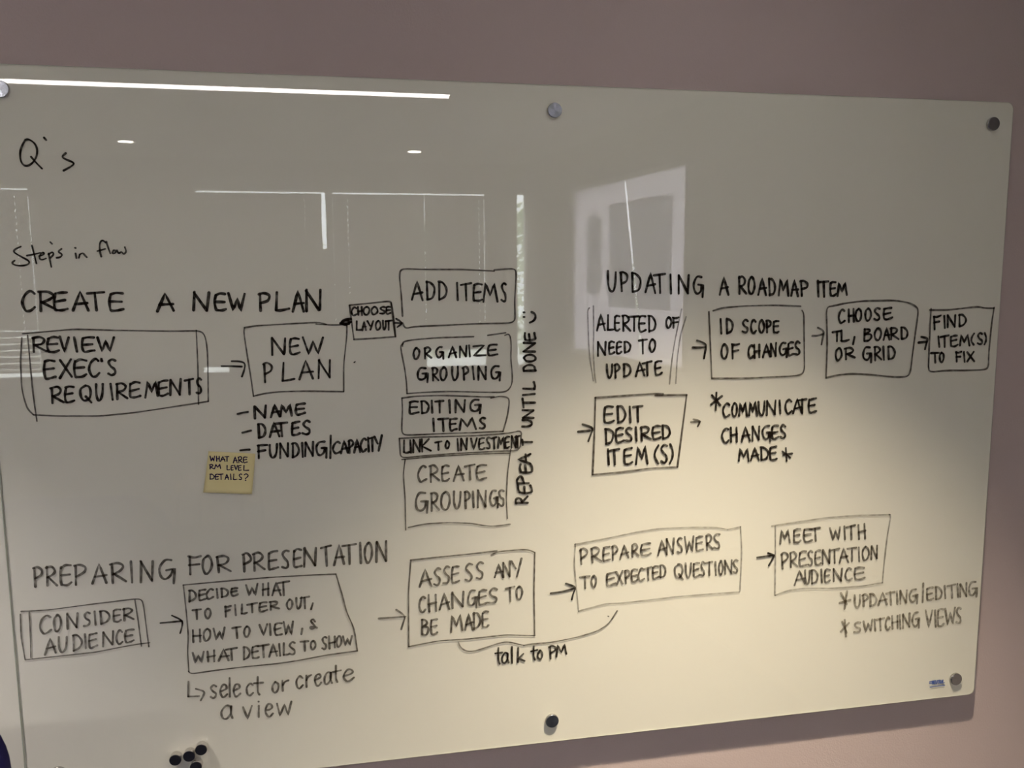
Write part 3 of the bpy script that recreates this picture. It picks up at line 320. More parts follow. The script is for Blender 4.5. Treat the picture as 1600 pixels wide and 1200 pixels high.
 ('drawn_box','double-sided hand-drawn box around CONSIDER AUDIENCE','box',22,[[131,3361,533,3351,1165,3393,1893,3433,2000,3420,2027,3322,2047,2934,2069,2567],[117,3315,98,2916,130,2522],[253,3339,241,2903,221,2549],[141,2521,622,2534,1216,2550,1648,2606,1932,2633,2084,2639],[1896,3416,1925,3065,1951,2590]],[('CONSIDER','mid',35,[('C',380,2950,558,2966,578,3253,401,3249),('O',600,2970,716,2980,735,3257,620,3254),('N',800,2988,980,3004,998,3264,819,3259),('S',1066,3011,1172,3021,1188,3269,1083,3266),('I',1226,3026,1264,3029,1280,3271,1241,3270),('D',1322,3034,1472,3048,1487,3276,1337,3273),('E',1526,3053,1655,3064,1669,3281,1540,3278),('R',1688,3067,1861,3083,1873,3286,1701,3282)],[]),('AUDIENCE','mid',35,[('A',436,2581,605,2593,624,2866,456,2860),('U',647,2596,785,2605,803,2872,666,2867),('D',869,2612,1008,2621,1025,2879,887,2875),('I',1050,2624,1082,2627,1099,2882,1067,2881),('E',1114,2629,1254,2639,1270,2888,1131,2883),('N',1339,2645,1512,2658,1527,2896,1355,2891),('C',1555,2661,1652,2668,1667,2901,1570,2898),('E',1685,2670,1837,2681,1850,2907,1699,2902)],[])]),
 ('drawn_arrow','arrow from CONSIDER AUDIENCE to DECIDE WHAT','dark',30,[[2278,2974,2454,2976,2630,2980],[2471,3091,2635,2992,2625,2883,2585,2764]],[]),
 ('drawn_box','hand-drawn box around DECIDE WHAT TO FILTER OUT','box',25,[[2682,3617,3424,3634,4122,3644,4832,3633,5228,3619],[5228,3619,5325,3230,5388,2914,5512,2591,5556,2166],[5556,2166,5021,2138,4535,2085,4199,2061,3583,2056,3116,2038,2722,2013,2683,2068],[2682,3617,2704,3191,2716,2687,2687,2437,2689,2055]],[('DECIDE WHAT','mid',36,[('D',2756,3317,2870,3324,2880,3514,2767,3516),('E',2916,3327,3031,3334,3040,3511,2926,3513),('C',3042,3335,3157,3342,3165,3509,3051,3511),('I',3203,3345,3238,3347,3246,3508,3211,3508),('D',3284,3350,3400,3357,3407,3505,3292,3507),('E',3446,3360,3562,3367,3568,3502,3453,3504),('W',3700,3348,3887,3337,3895,3539,3709,3537),('H',3968,3331,4074,3325,4083,3541,3977,3540),('A',4132,3321,4273,3312,4283,3543,4142,3541),('T',4226,3315,4415,3303,4425,3545,4236,3543)],[]),('TO FILTER OUT,','mid',36,[('T',2797,3003,2933,2995,2942,3170,2805,3170),('O',3002,2992,3093,2987,3103,3170,3011,3170),('F',3325,3000,3429,3007,3438,3187,3334,3184),('I',3487,3011,3522,3014,3531,3189,3496,3188),('L',3604,3019,3698,3025,3705,3194,3612,3192),('T',3698,3025,3862,3037,3869,3199,3705,3194),('E',3897,3039,4039,3049,4045,3204,3904,3200),('R',4074,3051,4240,3062,4246,3210,4080,3205),('O',4369,3039,4464,3039,4471,3226,4376,3217),('U',4524,3039,4619,3040,4627,3239,4531,3231),('T',4595,3040,4751,3040,4759,3250,4603,3237)],[[4814,3117,4781,3012]]),('HOW TO VIEW,&','mid',36,[('H',2775,2586,2912,2588,2924,2805,2786,2807),('O',2958,2589,3074,2591,3084,2802,2969,2804),('W',3120,2592,3305,2595,3315,2798,3130,2801),('T',3433,2591,3573,2600,3582,2793,3443,2799),('O',3632,2603,3726,2608,3734,2787,3640,2791),('V',3890,2601,4019,2594,4028,2802,3898,2798),('I',4055,2591,4083,2590,4092,2804,4064,2803),('E',4137,2587,4268,2579,4277,2811,4146,2806),('W',4291,2578,4458,2568,4468,2817,4301,2812),('&',4737,2646,4869,2635,4875,2816,4743,2827)],[[4617,2670,4597,2568]]),('WHAT DETAILS TO SHOW','mid',36,[('W',2755,2206,2939,2206,2949,2396,2765,2391),('H',2997,2206,3124,2206,3134,2401,3006,2398),('A',3193,2206,3356,2206,3366,2407,3203,2403),('T',3310,2206,3497,2206,3506,2411,3319,2406),('D',3601,2196,3707,2197,3717,2422,3612,2421),('E',3743,2197,3861,2198,3870,2423,3753,2422),('T',3837,2198,4026,2199,4036,2425,3847,2423),('A',4038,2199,4169,2200,4178,2426,4048,2425),('I',4193,2201,4233,2201,4242,2426,4202,2426),('L',4276,2201,4360,2202,4369,2427,4285,2426),('S',4372,2202,4480,2203,4488,2428,4381,2427),('T',4566,2247,4710,2257,4717,2431,4573,2441),('O',4747,2260,4832,2266,4837,2422,4753,2428),('S',4940,2245,5025,2253,5033,2480,4948,2485),('H',5062,2256,5172,2266,5179,2473,5069,2479),('O',5196,2269,5282,2276,5288,2467,5203,2472),('W',5307,2279,5467,2293,5472,2458,5313,2466)],[])]),
 ('written_note','hooked arrow and words select or create a view','mid',34,[[2673,1877,2663,1732,2654,1610],[2654,1607,2743,1600,2835,1596],[2789,1734,2932,1675,2901,1589,2857,1517]],[(None,'mid',36,[('s',3018,1542,3124,1537,3135,1763,3029,1768),('e',3177,1535,3297,1531,3308,1755,3188,1760),('l',3324,1530,3356,1528,3367,1752,3335,1754),('e',3399,1527,3517,1522,3527,1745,3410,1750),('c',3614,1519,3733,1514,3743,1735,3624,1740),('t',3749,1513,3903,1507,3913,1727,3759,1734),('o',4054,1513,4177,1529,4185,1728,4062,1721),('r',4219,1535,4343,1551,4350,1736,4226,1730),('c',4467,1559,4583,1567,4591,1784,4475,1778),('r',4633,1570,4730,1576,4738,1792,4641,1787),('e',4786,1579,4906,1587,4913,1802,4794,1796),('a',4954,1590,5094,1599,5101,1813,4961,1805),('t',5108,1599,5248,1608,5255,1821,5115,1813),('e',5291,1611,5474,1622,5481,1834,5297,1824),('a',3170,1115,3372,1122,3383,1360,3183,1382),('v',3546,1097,3695,1095,3705,1316,3556,1311),('i',3785,1094,3834,1094,3844,1320,3795,1319),('e',3913,1093,4050,1091,4059,1327,3923,1323),('w',4118,1090,4366,1087,4376,1337,4128,1329)],[])]),
 ('drawn_arrow','arrow from DECIDE WHAT to ASSESS ANY CHANGES','mid',33,[[5947,2741,6186,2736,6426,2734],[6264,2878,6426,2747,6387,2630,6345,2500]],[]),
 ('drawn_box','hand-drawn box around ASSESS ANY CHANGES TO BE MADE','box',27,[[6539,3780,7111,3802,7723,3822,8109,3842],[8000,3771,8109,3827,8531,3835,8720,3816,8814,3761],[8814,3761,8796,3006,8809,2157],[8809,2157,8269,2222,7547,2206,7023,2222,6473,2161],[6545,3780,6490,3190,6473,2161]],[('ASSESS ANY','mid',39,[('A',6693,3262,6905,3274,6911,3599,6700,3588),('S',6950,3277,7072,3284,7078,3607,6956,3601),('S',7118,3287,7240,3294,7245,3616,7123,3610),('E',7270,3296,7408,3304,7413,3625,7275,3617),('S',7516,3310,7655,3318,7659,3637,7520,3630),('S',7717,3322,7856,3330,7859,3648,7720,3640),('A',8058,3347,8214,3339,8216,3607,8060,3582),('N',8214,3339,8355,3332,8357,3629,8216,3607),('Y',8371,3331,8560,3321,8561,3661,8373,3631)],[]),('CHANGES TO','mid',40,[('C',6668,2790,6789,2795,6795,3091,6674,3087),('H',6835,2797,6987,2803,6993,3099,6841,3093),('A',7048,2806,7217,2813,7222,3107,7054,3101),('N',7263,2815,7494,2825,7498,3117,7267,3109),('G',7556,2827,7726,2835,7730,3126,7560,3120),('E',7757,2836,7913,2843,7916,3133,7761,3127),('S',7944,2844,8116,2851,8119,3140,7947,3134),('T',8258,2849,8431,2874,8433,3133,8260,3129),('O',8463,2879,8573,2895,8575,3137,8464,3134)],[]),('BE MADE','mid',40,[('B',6705,2363,6842,2355,6847,2645,6711,2650),('E',6872,2354,6994,2347,7000,2641,6878,2644),('M',7240,2370,7457,2380,7461,2682,7245,2667),('A',7503,2383,7643,2389,7647,2694,7507,2685),('D',7659,2390,7783,2396,7787,2704,7662,2695),('E',7815,2398,7940,2404,7943,2714,7818,2706)],[])]),
 ('drawn_brace','curly brace line under ASSESS and PREPARE boxes','box',28,[[7376,2157,7421,2040,7544,1963,7700,1965,7889,2012,8173,2084,8331,2076,8489,2022,8601,1985],[8601,1985,8681,1998,9131,1996,9619,2051,10013,2131,10243,2261,10407,2507],[10229,2415,10239,2408]],[('talk to PM','dark',37,[('t',8058,1663,8195,1665,8196,1875,8060,1882),('a',8176,1665,8312,1668,8314,1868,8177,1876),('l',8360,1669,8385,1669,8387,1865,8361,1866),('k',8471,1671,8615,1674,8616,1852,8473,1860),('t',8737,1686,8856,1683,8857,1865,8738,1867),('o',8860,1683,8956,1681,8957,1863,8860,1865),('P',9082,1662,9212,1693,9212,1931,9083,1927),('M',9228,1697,9424,1743,9423,1936,9228,1931)],[])]),
 ('drawn_arrow','arrow from ASSESS to PREPARE ANSWERS','dark',36,[[9115,2955,9357,2968,9567,3017],[9405,3121,9606,3040,9551,2930,9519,2801]],[]),
 ('drawn_box','hand-drawn box around PREPARE ANSWERS TO EXPECTED QUESTIONS','faint',30,[[9573,3860,10215,3940,10740,4017,11221,4060,11863,4044,12385,4006,12610,3951],[12610,3951,12873,3992],[12873,3992,12914,3517,12899,2693],[12886,2681,12156,2687,11633,2691,11116,2669,10504,2650,10201,2668,9652,2563],[9585,3871,9562,3503,9588,3204,9652,2563]],[('PREPARE ANSWERS','mid',40,[('P',9673,3466,9821,3476,9820,3774,9672,3772),('R',9883,3481,10082,3495,10080,3779,9881,3775),('E',10119,3498,10256,3507,10254,3782,10117,3780),('P',10294,3510,10407,3518,10404,3785,10291,3783),('A',10457,3522,10620,3534,10617,3788,10454,3785),('R',10683,3538,10822,3548,10819,3792,10680,3789),('E',10860,3551,11064,3565,11060,3796,10857,3792),('A',11204,3540,11371,3547,11366,3839,11199,3832),('N',11371,3547,11525,3552,11519,3845,11366,3839),('S',11589,3555,11693,3558,11687,3852,11584,3848),('W',11744,3560,11926,3567,11919,3862,11738,3854),('E',11965,3568,12108,3574,12101,3870,11958,3864),('R',12174,3576,12304,3581,12297,3878,12166,3873),('S',12331,3582,12462,3587,12454,3885,12323,3879)],[]),('TO EXPECTED QUESTIONS','mid',41,[('T',9675,2986,9861,3005,9860,3236,9674,3247),('O',9898,3009,9993,3018,9992,3228,9897,3234),('E',10186,3013,10374,3027,10371,3276,10183,3264),('X',10386,3028,10512,3037,10510,3286,10384,3277),('P',10550,3040,10651,3047,10648,3295,10548,3288),('E',10677,3049,10804,3058,10800,3305,10674,3297),('C',10816,3059,10931,3068,10927,3314,10813,3306),('T',10944,3068,11084,3079,11080,3324,10940,3314),('E',11097,3080,11225,3089,11221,3333,11093,3325),('D',11250,3091,11366,3099,11362,3343,11246,3335),('Q',11548,3050,11716,3053,11710,3338,11542,3340),('U',11768,3053,11885,3055,11879,3337,11762,3338),('E',11925,3056,12055,3058,12049,3336,11918,3337),('S',12081,3059,12160,3060,12153,3335,12075,3336),('T',12186,3061,12318,3063,12311,3334,12179,3335),('I',12370,3064,12402,3064,12395,3333,12363,3333),('O',12450,3065,12534,3067,12527,3332,12442,3333),('N',12569,3067,12728,3070,12720,3331,12561,3332),('S',12741,3070,12848,3072,12840,3330,12734,3331)],[])]),
 ('drawn_arrow','arrow from PREPARE ANSWERS to MEET WITH','dark',42,[[13241,3351,13592,3373],[13468,3425,13601,3372,13550,3274,13492,3176]],[]),
 ('drawn_box','hand-drawn box around MEET WITH PRESENTATION AUDIENCE','faint',33,[[13525,3963,14071,4010,14686,4059,15312,4064,16076,4038],[16076,4038,16095,3987,16040,3559,16004,3053,15989,2632],[15989,2632,15547,2591,14911,2596,14282,2645,13911,2630,13652,2553],[13601,3952,13622,3371,13643,2554]],[('MEET WITH','mid',44,[('M',13720,3603,13919,3602,13909,3871,13710,3873),('E',13996,3601,14149,3601,14138,3868,13985,3870),('E',14211,3600,14397,3599,14385,3865,14200,3867),('T',14350,3599,14567,3598,14556,3863,14339,3865),('W',14785,3607,15005,3598,14992,3854,14774,3843),('I',15084,3595,15121,3594,15108,3860,15071,3858),('T',15147,3593,15336,3585,15322,3871,15133,3861),('H',15400,3583,15559,3576,15543,3882,15385,3874)],[]),('PRESENTATION','mid',42,[('P',13755,3093,13908,3096,13896,3406,13743,3406),('R',13939,3097,14108,3100,14096,3407,13927,3406),('E',14139,3101,14294,3104,14281,3407,14127,3407),('S',14325,3105,14433,3107,14420,3407,14312,3407),('E',14480,3108,14605,3111,14591,3407,14467,3407),('N',14636,3112,14808,3116,14794,3407,14623,3407),('T',14792,3115,15012,3120,14998,3408,14779,3407),('A',15012,3120,15201,3124,15187,3408,14998,3408),('T',15186,3124,15376,3128,15361,3408,15172,3408),('I',15423,3129,15461,3130,15447,3408,15409,3408),('O',15519,3131,15662,3134,15648,3408,15504,3408),('N',15710,3135,15854,3139,15839,3409,15695,3409)],[]),('AUDIENCE','mid',43,[('A',14061,2737,14278,2737,14267,3009,14050,3012),('U',14278,2737,14387,2737,14376,3007,14267,3009),('D',14418,2737,14559,2737,14547,3004,14407,3006),('I',14621,2737,14659,2737,14647,3003,14610,3003),('E',14700,2737,14825,2737,14813,3000,14688,3002),('N',14888,2738,15094,2738,15081,2996,14876,2999),('C',15157,2738,15300,2738,15287,2993,15145,2995),('E',15348,2738,15587,2738,15574,2988,15335,2992)],[])]),
 ('written_note','faded starred words UPDATING/EDITING','faint2',46,[[15074,2487,15213,2241],[15206,2513,15170,2148],[15053,2278,15289,2325]],[(None,'faint2',47,[('U',15393,2160,15521,2159,15508,2411,15380,2408),('P',15569,2159,15698,2159,15685,2414,15556,2411),('D',15730,2159,15876,2158,15862,2417,15717,2414),('A',15924,2158,16119,2158,16104,2421,15910,2418),('T',16103,2158,16298,2157,16283,2424,16088,2421),('I',16331,2157,16370,2157,16355,2425,16315,2425),('N',16413,2157,16577,2156,16560,2429,16397,2426),('G',16626,2156,16807,2156,16790,2433,16610,2430),('/',16900,2148,16980,2141,16956,2527,16876,2533),('E',17021,2178,17171,2179,17153,2443,17005,2437),('D',17221,2180,17371,2181,17353,2450,17203,2444),('I',17421,2181,17471,2182,17453,2453,17403,2451),('T',17504,2182,17689,2184,17670,2461,17486,2454),('I',17723,2184,17763,2184,17744,2463,17703,2462),('N',17790,2185,17959,2186,17939,2470,17770,2464),('G',17993,2186,18196,2188,18175,2479,17972,2472)],[])]),
 ('written_note','faded starred words SWITCHING VIEWS','faint2',47,[[15136,1879,15243,1638],[15281,1842,15114,1674],[15188,1911,15231,1557]],[(None,'faint2',47,[('S',15405,1612,15566,1614,15554,1849,15393,1838),('W',15614,1615,15824,1618,15811,1865,15602,1852),('I',15857,1618,15896,1619,15882,1870,15843,1868),('T',15905,1619,16084,1622,16070,1882,15892,1871),('C',16117,1622,16215,1624,16199,1891,16102,1885),('H',16264,1624,16395,1626,16379,1903,16248,1894),('I',16428,1627,16467,1627,16451,1907,16411,1905),('N',16510,1628,16675,1630,16657,1921,16493,1910),('G',16724,1631,16890,1633,16871,1935,16706,1924),('V',17042,1589,17192,1593,17169,1954,17019,1953),('I',17242,1594,17282,1595,17259,1954,17219,1954),('E',17309,1596,17460,1600,17436,1955,17285,1954),('W',17494,1601,17712,1606,17688,1955,17470,1955),('S',17746,1607,17864,1610,17840,1956,17722,1955)],[])]),
]
NOTE_CORNERS = [(3207, 5917), (3961, 5841), (3884, 5163), (3100, 5232)]
NOTE_TEXT = [('W',3226,5749,3299,5744,3303,5828,3230,5833),('H',3326,5742,3376,5738,3380,5823,3330,5826),('A',3395,5737,3464,5731,3469,5817,3399,5822),('T',3464,5731,3526,5727,3530,5813,3469,5817),('A',3597,5700,3661,5699,3666,5802,3602,5806),('R',3677,5699,3747,5697,3751,5797,3681,5801),('E',3759,5697,3825,5696,3829,5793,3763,5797),('R',3210,5618,3279,5617,3283,5691,3214,5692),('M',3296,5617,3391,5615,3394,5689,3300,5691),('L',3489,5588,3535,5583,3539,5663,3492,5665),('E',3554,5581,3593,5578,3597,5659,3558,5662),('V',3613,5576,3659,5572,3663,5655,3616,5658),('E',3671,5571,3721,5566,3725,5652,3675,5655),('L',3756,5563,3842,5555,3846,5645,3760,5650),('D',3211,5447,3280,5442,3284,5527,3215,5530),('E',3295,5441,3353,5436,3358,5523,3300,5526),('T',3353,5436,3423,5431,3427,5519,3358,5523),('A',3454,5428,3512,5424,3516,5515,3458,5518),('I',3535,5422,3558,5420,3563,5512,3540,5514),('L',3588,5418,3648,5413,3652,5508,3592,5511),('S',3679,5410,3726,5407,3730,5504,3683,5506),('?',3761,5404,3830,5398,3834,5499,3765,5502)]
STANDOFFS = [(474, 11684), (9182, 11637), (17829, 11651), (17803, 406), (9133, 449), (503, 450)]
MAGNETS = [(2419, 474), (2649, 518), (2851, 613), (2750, 307)]
MAKER = [('=',17204,340,17255,339,17251,410,17200,411),('N',17269,338,17305,337,17301,408,17265,409),('E',17312,337,17348,336,17343,407,17307,408),('U',17354,336,17390,335,17386,406,17349,407),('T',17396,335,17432,334,17428,405,17392,406),('R',17439,334,17475,333,17470,404,17434,405),('A',17481,333,17517,332,17512,403,17476,404),('L',17523,332,17559,331,17555,402,17518,403)]
MAKER_LINE = [17223, 274, 17569, 281]

# ------------------------------------------------------------------ room shell
WY = .030          # painted wall face behind the board
bm = bmesh.new(); box(bm, -3.2, 2.75, WY, WY + .12, 0, 2.6); struct('wall_front', bm, MAT['wall'])
bm = bmesh.new(); box(bm, -3.4, 3.0, -4.95, .3, -.1, 0); struct('floor', bm, MAT['carpet'])
bm = bmesh.new(); box(bm, -3.4, 3.0, -4.95, .3, 2.6, 2.7); struct('ceiling', bm, MAT['ceiling'])
bm = bmesh.new(); box(bm, -3.32, -3.2, -4.95, WY + .12, 0, 2.6); struct('wall_left', bm, MAT['plain'])
# window wall with two openings
YB, Z0, Z1 = -4.7, 1.105, 2.385
bm = bmesh.new()
box(bm, -3.2, 1.98, YB - .07, YB, 0, Z0); box(bm, -3.2, 1.98, YB - .07, YB, Z1, 2.6)
box(bm, -3.2, -2.6, YB - .07, YB, Z0, Z1); box(bm, .386, .426, YB - .07, YB, Z0, Z1); box(bm, 1.842, 1.98, YB - .07, YB, Z0, Z1)
struct('wall_back', bm, MAT['plain'])
# right wall runs at a slight angle; a frosted glazed light in it faces the daylight
A2, B2 = Vector((1.84, -4.7)), Vector((2.62, .026)); LEN = (B2 - A2).length; ANG = math.atan2((B2 - A2).y, (B2 - A2).x)
def on_right(o): o.location = (A2.x, A2.y, 0); o.rotation_euler = (0, 0, ANG); return o     # local x runs along the wall, -y is outdoors
S0, S1, RZ0, RZ1 = .158 * LEN, .462 * LEN, 1.26, 2.352
bm = bmesh.new()
box(bm, -.02, S0, -.12, 0, 0, 2.6); box(bm, S1, LEN + .06, -.12, 0, 0, 2.6); box(bm, S0, S1, -.12, 0, 0, RZ0); box(bm, S0, S1, -.12, 0, RZ1, 2.6)
tag(on_right(link('wall_right', bm, MAT['plain'])), kind='structure')

# windows in the back wall
def window(name, x0, x1):
    bm = bmesh.new(); t = .03; y0, y1 = YB - .06, YB - .03
    for a in ((x0, x1, Z0, Z0 + .004), (x0, x1, Z1 - .0008, Z1), (x0, x0 + .004, Z0, Z1), (x1 - .004, x1, Z0, Z1)): box(bm, a[0], a[1], y0, y1, a[2], a[3])
    w = struct(name, bm, MAT['aluminium'])
    bm = bmesh.new(); box(bm, x0 + .003, x1 - .003, YB - .047, YB - .043, Z0 + .003, Z1 - .003); link('pane', bm, MAT['window_glass'], w)
    bm = bmesh.new(); v = [[bm.verts.new((x, YB - y, z)) for y, z in ((.071, Z0 - .05), (.24, Z0 - .05), (.24, Z0 + .052), (.071, Z0 + .002))] for x in (x0, x1)]; bm.faces.new(v[0]); bm.faces.new(list(reversed(v[1]))); [bm.faces.new((v[0][i], v[1][i], v[1][(i + 1) % 4], v[0][(i + 1) % 4])) for i in range(4)]; bmesh.ops.recalc_face_normals(bm, faces=bm.faces); link('window_sill', bm, MAT['white'], w)
    return w
window('window_1', -2.6, .386); window('window_2', .426, 1.842)
bm = bmesh.new()
for a in ((S0, S1, RZ0, RZ0 + .03), (S0, S1, RZ1 - .03, RZ1), (S0, S0 + .03, RZ0, RZ1), (S1 - .03, S1, RZ0, RZ1)): box(bm, a[0], a[1], -.075, -.035, a[2], a[3])
w3 = on_right(tag(link('window_3', bm, MAT['white']), kind='structure'))
SG0, SG1 = .307 * LEN, .356 * LEN      # made-up leaning gap between two panes, drawing a bright streak: (top, bottom)
def wallquad(bm, pts, y0, y1):
    f = [bm.verts.new((p[0], y0, p[1])) for p in pts]; b = [bm.verts.new((p[0], y1, p[1])) for p in pts]; n = len(pts)
    bm.faces.new(f); bm.faces.new(list(reversed(b)))
    for i in range(n): bm.faces.new((f[i], b[i], b[(i + 1) % n], f[(i + 1) % n]))
    bmesh.ops.recalc_face_normals(bm, faces=bm.faces)
zt, zb = RZ1 - .02, RZ0 + .02
bm = bmesh.new(); wallquad(bm, [(S0 + .02, zb), (SG1 - .014, zb), (SG0 - .014, zt), (S0 + .02, zt)], -.058, -.052); link('frosted_pane', bm, MAT['frosted'], w3)
bm = bmesh.new(); wallquad(bm, [(SG1 + .014, zb), (S1 - .02, zb), (S1 - .02, zt), (SG0 + .014, zt)], -.058, -.052); link('frosted_pane', bm, MAT['frosted'], w3)
xg = lambda z: SG0 + (SG1 - SG0) * (zt - z) / (zt - zb)
f0, f1, fz0, fz1 = .268 * LEN, .420 * LEN, 1.585, 2.20  # added films that darken patches of the bright panes, like a screen
bm = bmesh.new(); wallquad(bm, [(f0, fz0), (xg(fz0) - .016, fz0), (xg(fz1) - .016, fz1), (f0, fz1)], -.0515, -.0505); link('tinted_film', bm, MAT['film'], w3)
bm = bmesh.new(); wallquad(bm, [(xg(fz0) + .016, fz0), (f1, fz0), (f1, fz1), (xg(fz1) + .016, fz1)], -.0515, -.0505); link('tinted_film', bm, MAT['film'], w3)
bm = bmesh.new(); wallquad(bm, [(p[0], p[1]) for p in rrect(.203 * LEN, .246 * LEN, 1.66, 2.15, .06)], -.0515, -.0505); link('tinted_film', bm, MAT['film'], w3)

# made-up low upstands on the inner sill, hiding parts of the bright strip
for i, (a, b) in enumerate(((-1.56, -.505), (-.332, .384))):
    bm = bmesh.new(); box(bm, a, b, YB - .028, YB - .014, Z0 + .004, Z0 + .055); struct('trim_%d' % (i + 1), bm, MAT['aluminium'])

# ------------------------------------------------------------------ venetian blinds
def blind(x0, x1, zb, gap, cords, label, slit_rows=0, x1_high=None, gap_from=None):
    r = empty('venetian_blind', ((x0 + x1) / 2, YB - .002, Z0)); tag(r, label, 'blind', 'venetian blinds on the window wall')
    cx, cy, cz = r.location; zt = Z1 - gap
    bm = bmesh.new(); box(bm, x0 - cx, (x1_high or x1) - cx, -.02, .012, zt - .035 - cz, zt - cz)
    if gap_from is not None and gap: box(bm, x0 - cx, gap_from - cx, -.01, .01, zt - cz, Z1 + .012 - cz)  # made-up block shutting off the bright gap above part of the headrail
    link('headrail', bm, MAT['slat'], r)
    bm = bmesh.new(); z = zt - .040; k = 0; n = int((zt - .04 - zb) / .022)
    for i in range(n):
        zc = zt - .046 - i * .022; xe = x1 if (x1_high is None or zc < 1.975) else x1_high
        hh = .0132; dz = -.0045 if (i >= n - slit_rows and (n - i) % 2) else 0; zc += dz; hh = .0082 if dz else hh
        segs = [x0]
        for c in cords:
            if i % 2 == 0: segs += [c - .002, c + .002]
        segs.append(xe); tilt = .004
        for s in range(0, len(segs), 2):
            q = [bm.verts.new((segs[s + e] - cx, d, zc + h - cz)) for e, d, h in ((0, tilt, -hh), (1, tilt, -hh), (1, -tilt, hh), (0, -tilt, hh))]
            q2 = [bm.verts.new((v.co.x, v.co.y - .0008, v.co.z)) for v in q]
            bm.faces.new(q); bm.faces.new(list(reversed(q2)))
            for a in range(4): bm.faces.new((q[a], q2[a], q2[(a + 1) % 4], q[(a + 1) % 4]))
    link('slats', bm, MAT['slat'], r)
    bm = bmesh.new(); box(bm, x0 - cx, x1 - cx, -.012, .012, zb - cz, zb + .018 - cz); link('bottom_rail', bm, MAT['slat'], r)
    bm = bmesh.new(); xx = x0 + .06 - cx; box(bm, xx - .002, xx + .002, .022, .026, zb + .3 - cz, zt - .02 - cz); link('pull_cord', bm, MAT['white'], r)
blind(-2.58, -1.566, 1.140, .015, [-2.2, -1.648], 'venetian blind at the far left of the window wall with light between its lowest slats', slit_rows=13)
blind(-1.562, .384, 1.150, .015, [.237], 'widest venetian blind, closed, left of the window post', x1_high=.354, gap_from=-.495)
blind(.432, 1.085, 1.107, .015, [.536], 'closed venetian blind reaching the sill, directly right of the window post', gap_from=None)
blind(1.090, 1.526, 1.235, .015, [1.49], 'venetian blind pulled up a little so that trees show below it')
blind(1.530, 1.776, 1.107, 0, [], 'narrow closed venetian blind beside the uncovered strip of window')

# ------------------------------------------------------------------ ceiling lights
r = empty('linear_ceiling_light', (-.30, -2.487, 2.6)); tag(r, 'long slim white linear light fitting recessed across the ceiling', 'ceiling light')
bm = bmesh.new(); box(bm, -1.34, 1.33, -.06, -.044, -.006, 0); box(bm, -1.34, 1.33, .044, .06, -.006, 0); box(bm, -1.34, -1.325, -.06, .06, -.006, 0); box(bm, 1.326, 1.341, -.06, .06, -.006, 0); link('light_frame', bm, MAT['white'], r)
bm = bmesh.new(); box(bm, -1.325, 1.326, -.044, .044, -.004, -.0005); link('diffuser', bm, MAT['lit'], r)
def downlight(x, y, label):
    r = empty('downlight', (x, y, 2.6)); tag(r, label, 'ceiling light', 'round recessed downlights')
    bm = bmesh.new(); lathe(bm, [(.047, -.001), (.047, -.006), (.056, -.007), (.062, -.003), (.062, -.0005)], 40, 'Z'); link('trim_ring', bm, MAT['white'], r)
    bm = bmesh.new(); lathe(bm, [(.046, -.0045), (.046, -.002)], 40, 'Z'); link('lens', bm, MAT['spot'], r)
downlight(-.761, -4.02, 'round recessed downlight near the window wall, left of the window post')
downlight(.982, -4.166, 'round recessed downlight near the window wall, right of the window post')
downlight(KEY[0], KEY[1], 'round recessed downlight above the right half of the written whiteboard')
downlight(-.50, KEY[1], 'round recessed downlight above the seam between the two whiteboards')

# ------------------------------------------------------------------ outdoors
bm = bmesh.new(); box(bm, -30, 40, -60, -5.4, -1.6, -1.5); struct('ground', bm, MAT['paving'])
def tree(x, y, h, rad, label):
    rnd = random.Random(int(x * 100)); r = empty('tree', (x, y, -1.5)); tag(r, label, 'tree', 'trees outside the window')
    bm = bmesh.new(); lathe(bm, [(.14, 0), (.11, .5), (.09, h * .6), (.03, h * .9)], 10, 'Z'); link('trunk', bm, MAT['bark'], r)
    bm = bmesh.new()
    for i in range(2600):
        a = rnd.uniform(0, 6.283); t = rnd.random(); zz = .5 + (h - .5) * t; rr = rad * .8 * (math.sin(math.pi * (.12 + .86 * t)) ** .6) * rnd.uniform(.45, 1)
        c = Vector((rr * math.cos(a), rr * math.sin(a), zz + rnd.uniform(-.1, .1))); s = rnd.uniform(.035, .085)
        n = Vector((rnd.gauss(0, 1), rnd.gauss(0, 1), rnd.gauss(.4, 1))).normalized(); u = n.orthogonal().normalized(); v = n.cross(u)
        bm.faces.new([bm.verts.new(c + u * s * e + v * s * .55 * f) for e, f in ((-1, 0), (0, -1), (1, 0), (0, 1))])
    link('foliage', bm, MAT['leaf'], r)
for a in ((-.3, -12.5, 4.0, 1.25, 'leafy green tree furthest left outside the window'), (2.25, -15.5, 4.4, 1.3, 'leafy green tree seen below the raised blind'), (3.6, -12.7, 4.5, 1.15, 'tall leafy green tree seen through the uncovered window strip'), (6.4, -14.0, 4.0, 1.25, 'leafy green tree furthest right outside the window')): tree(*a)

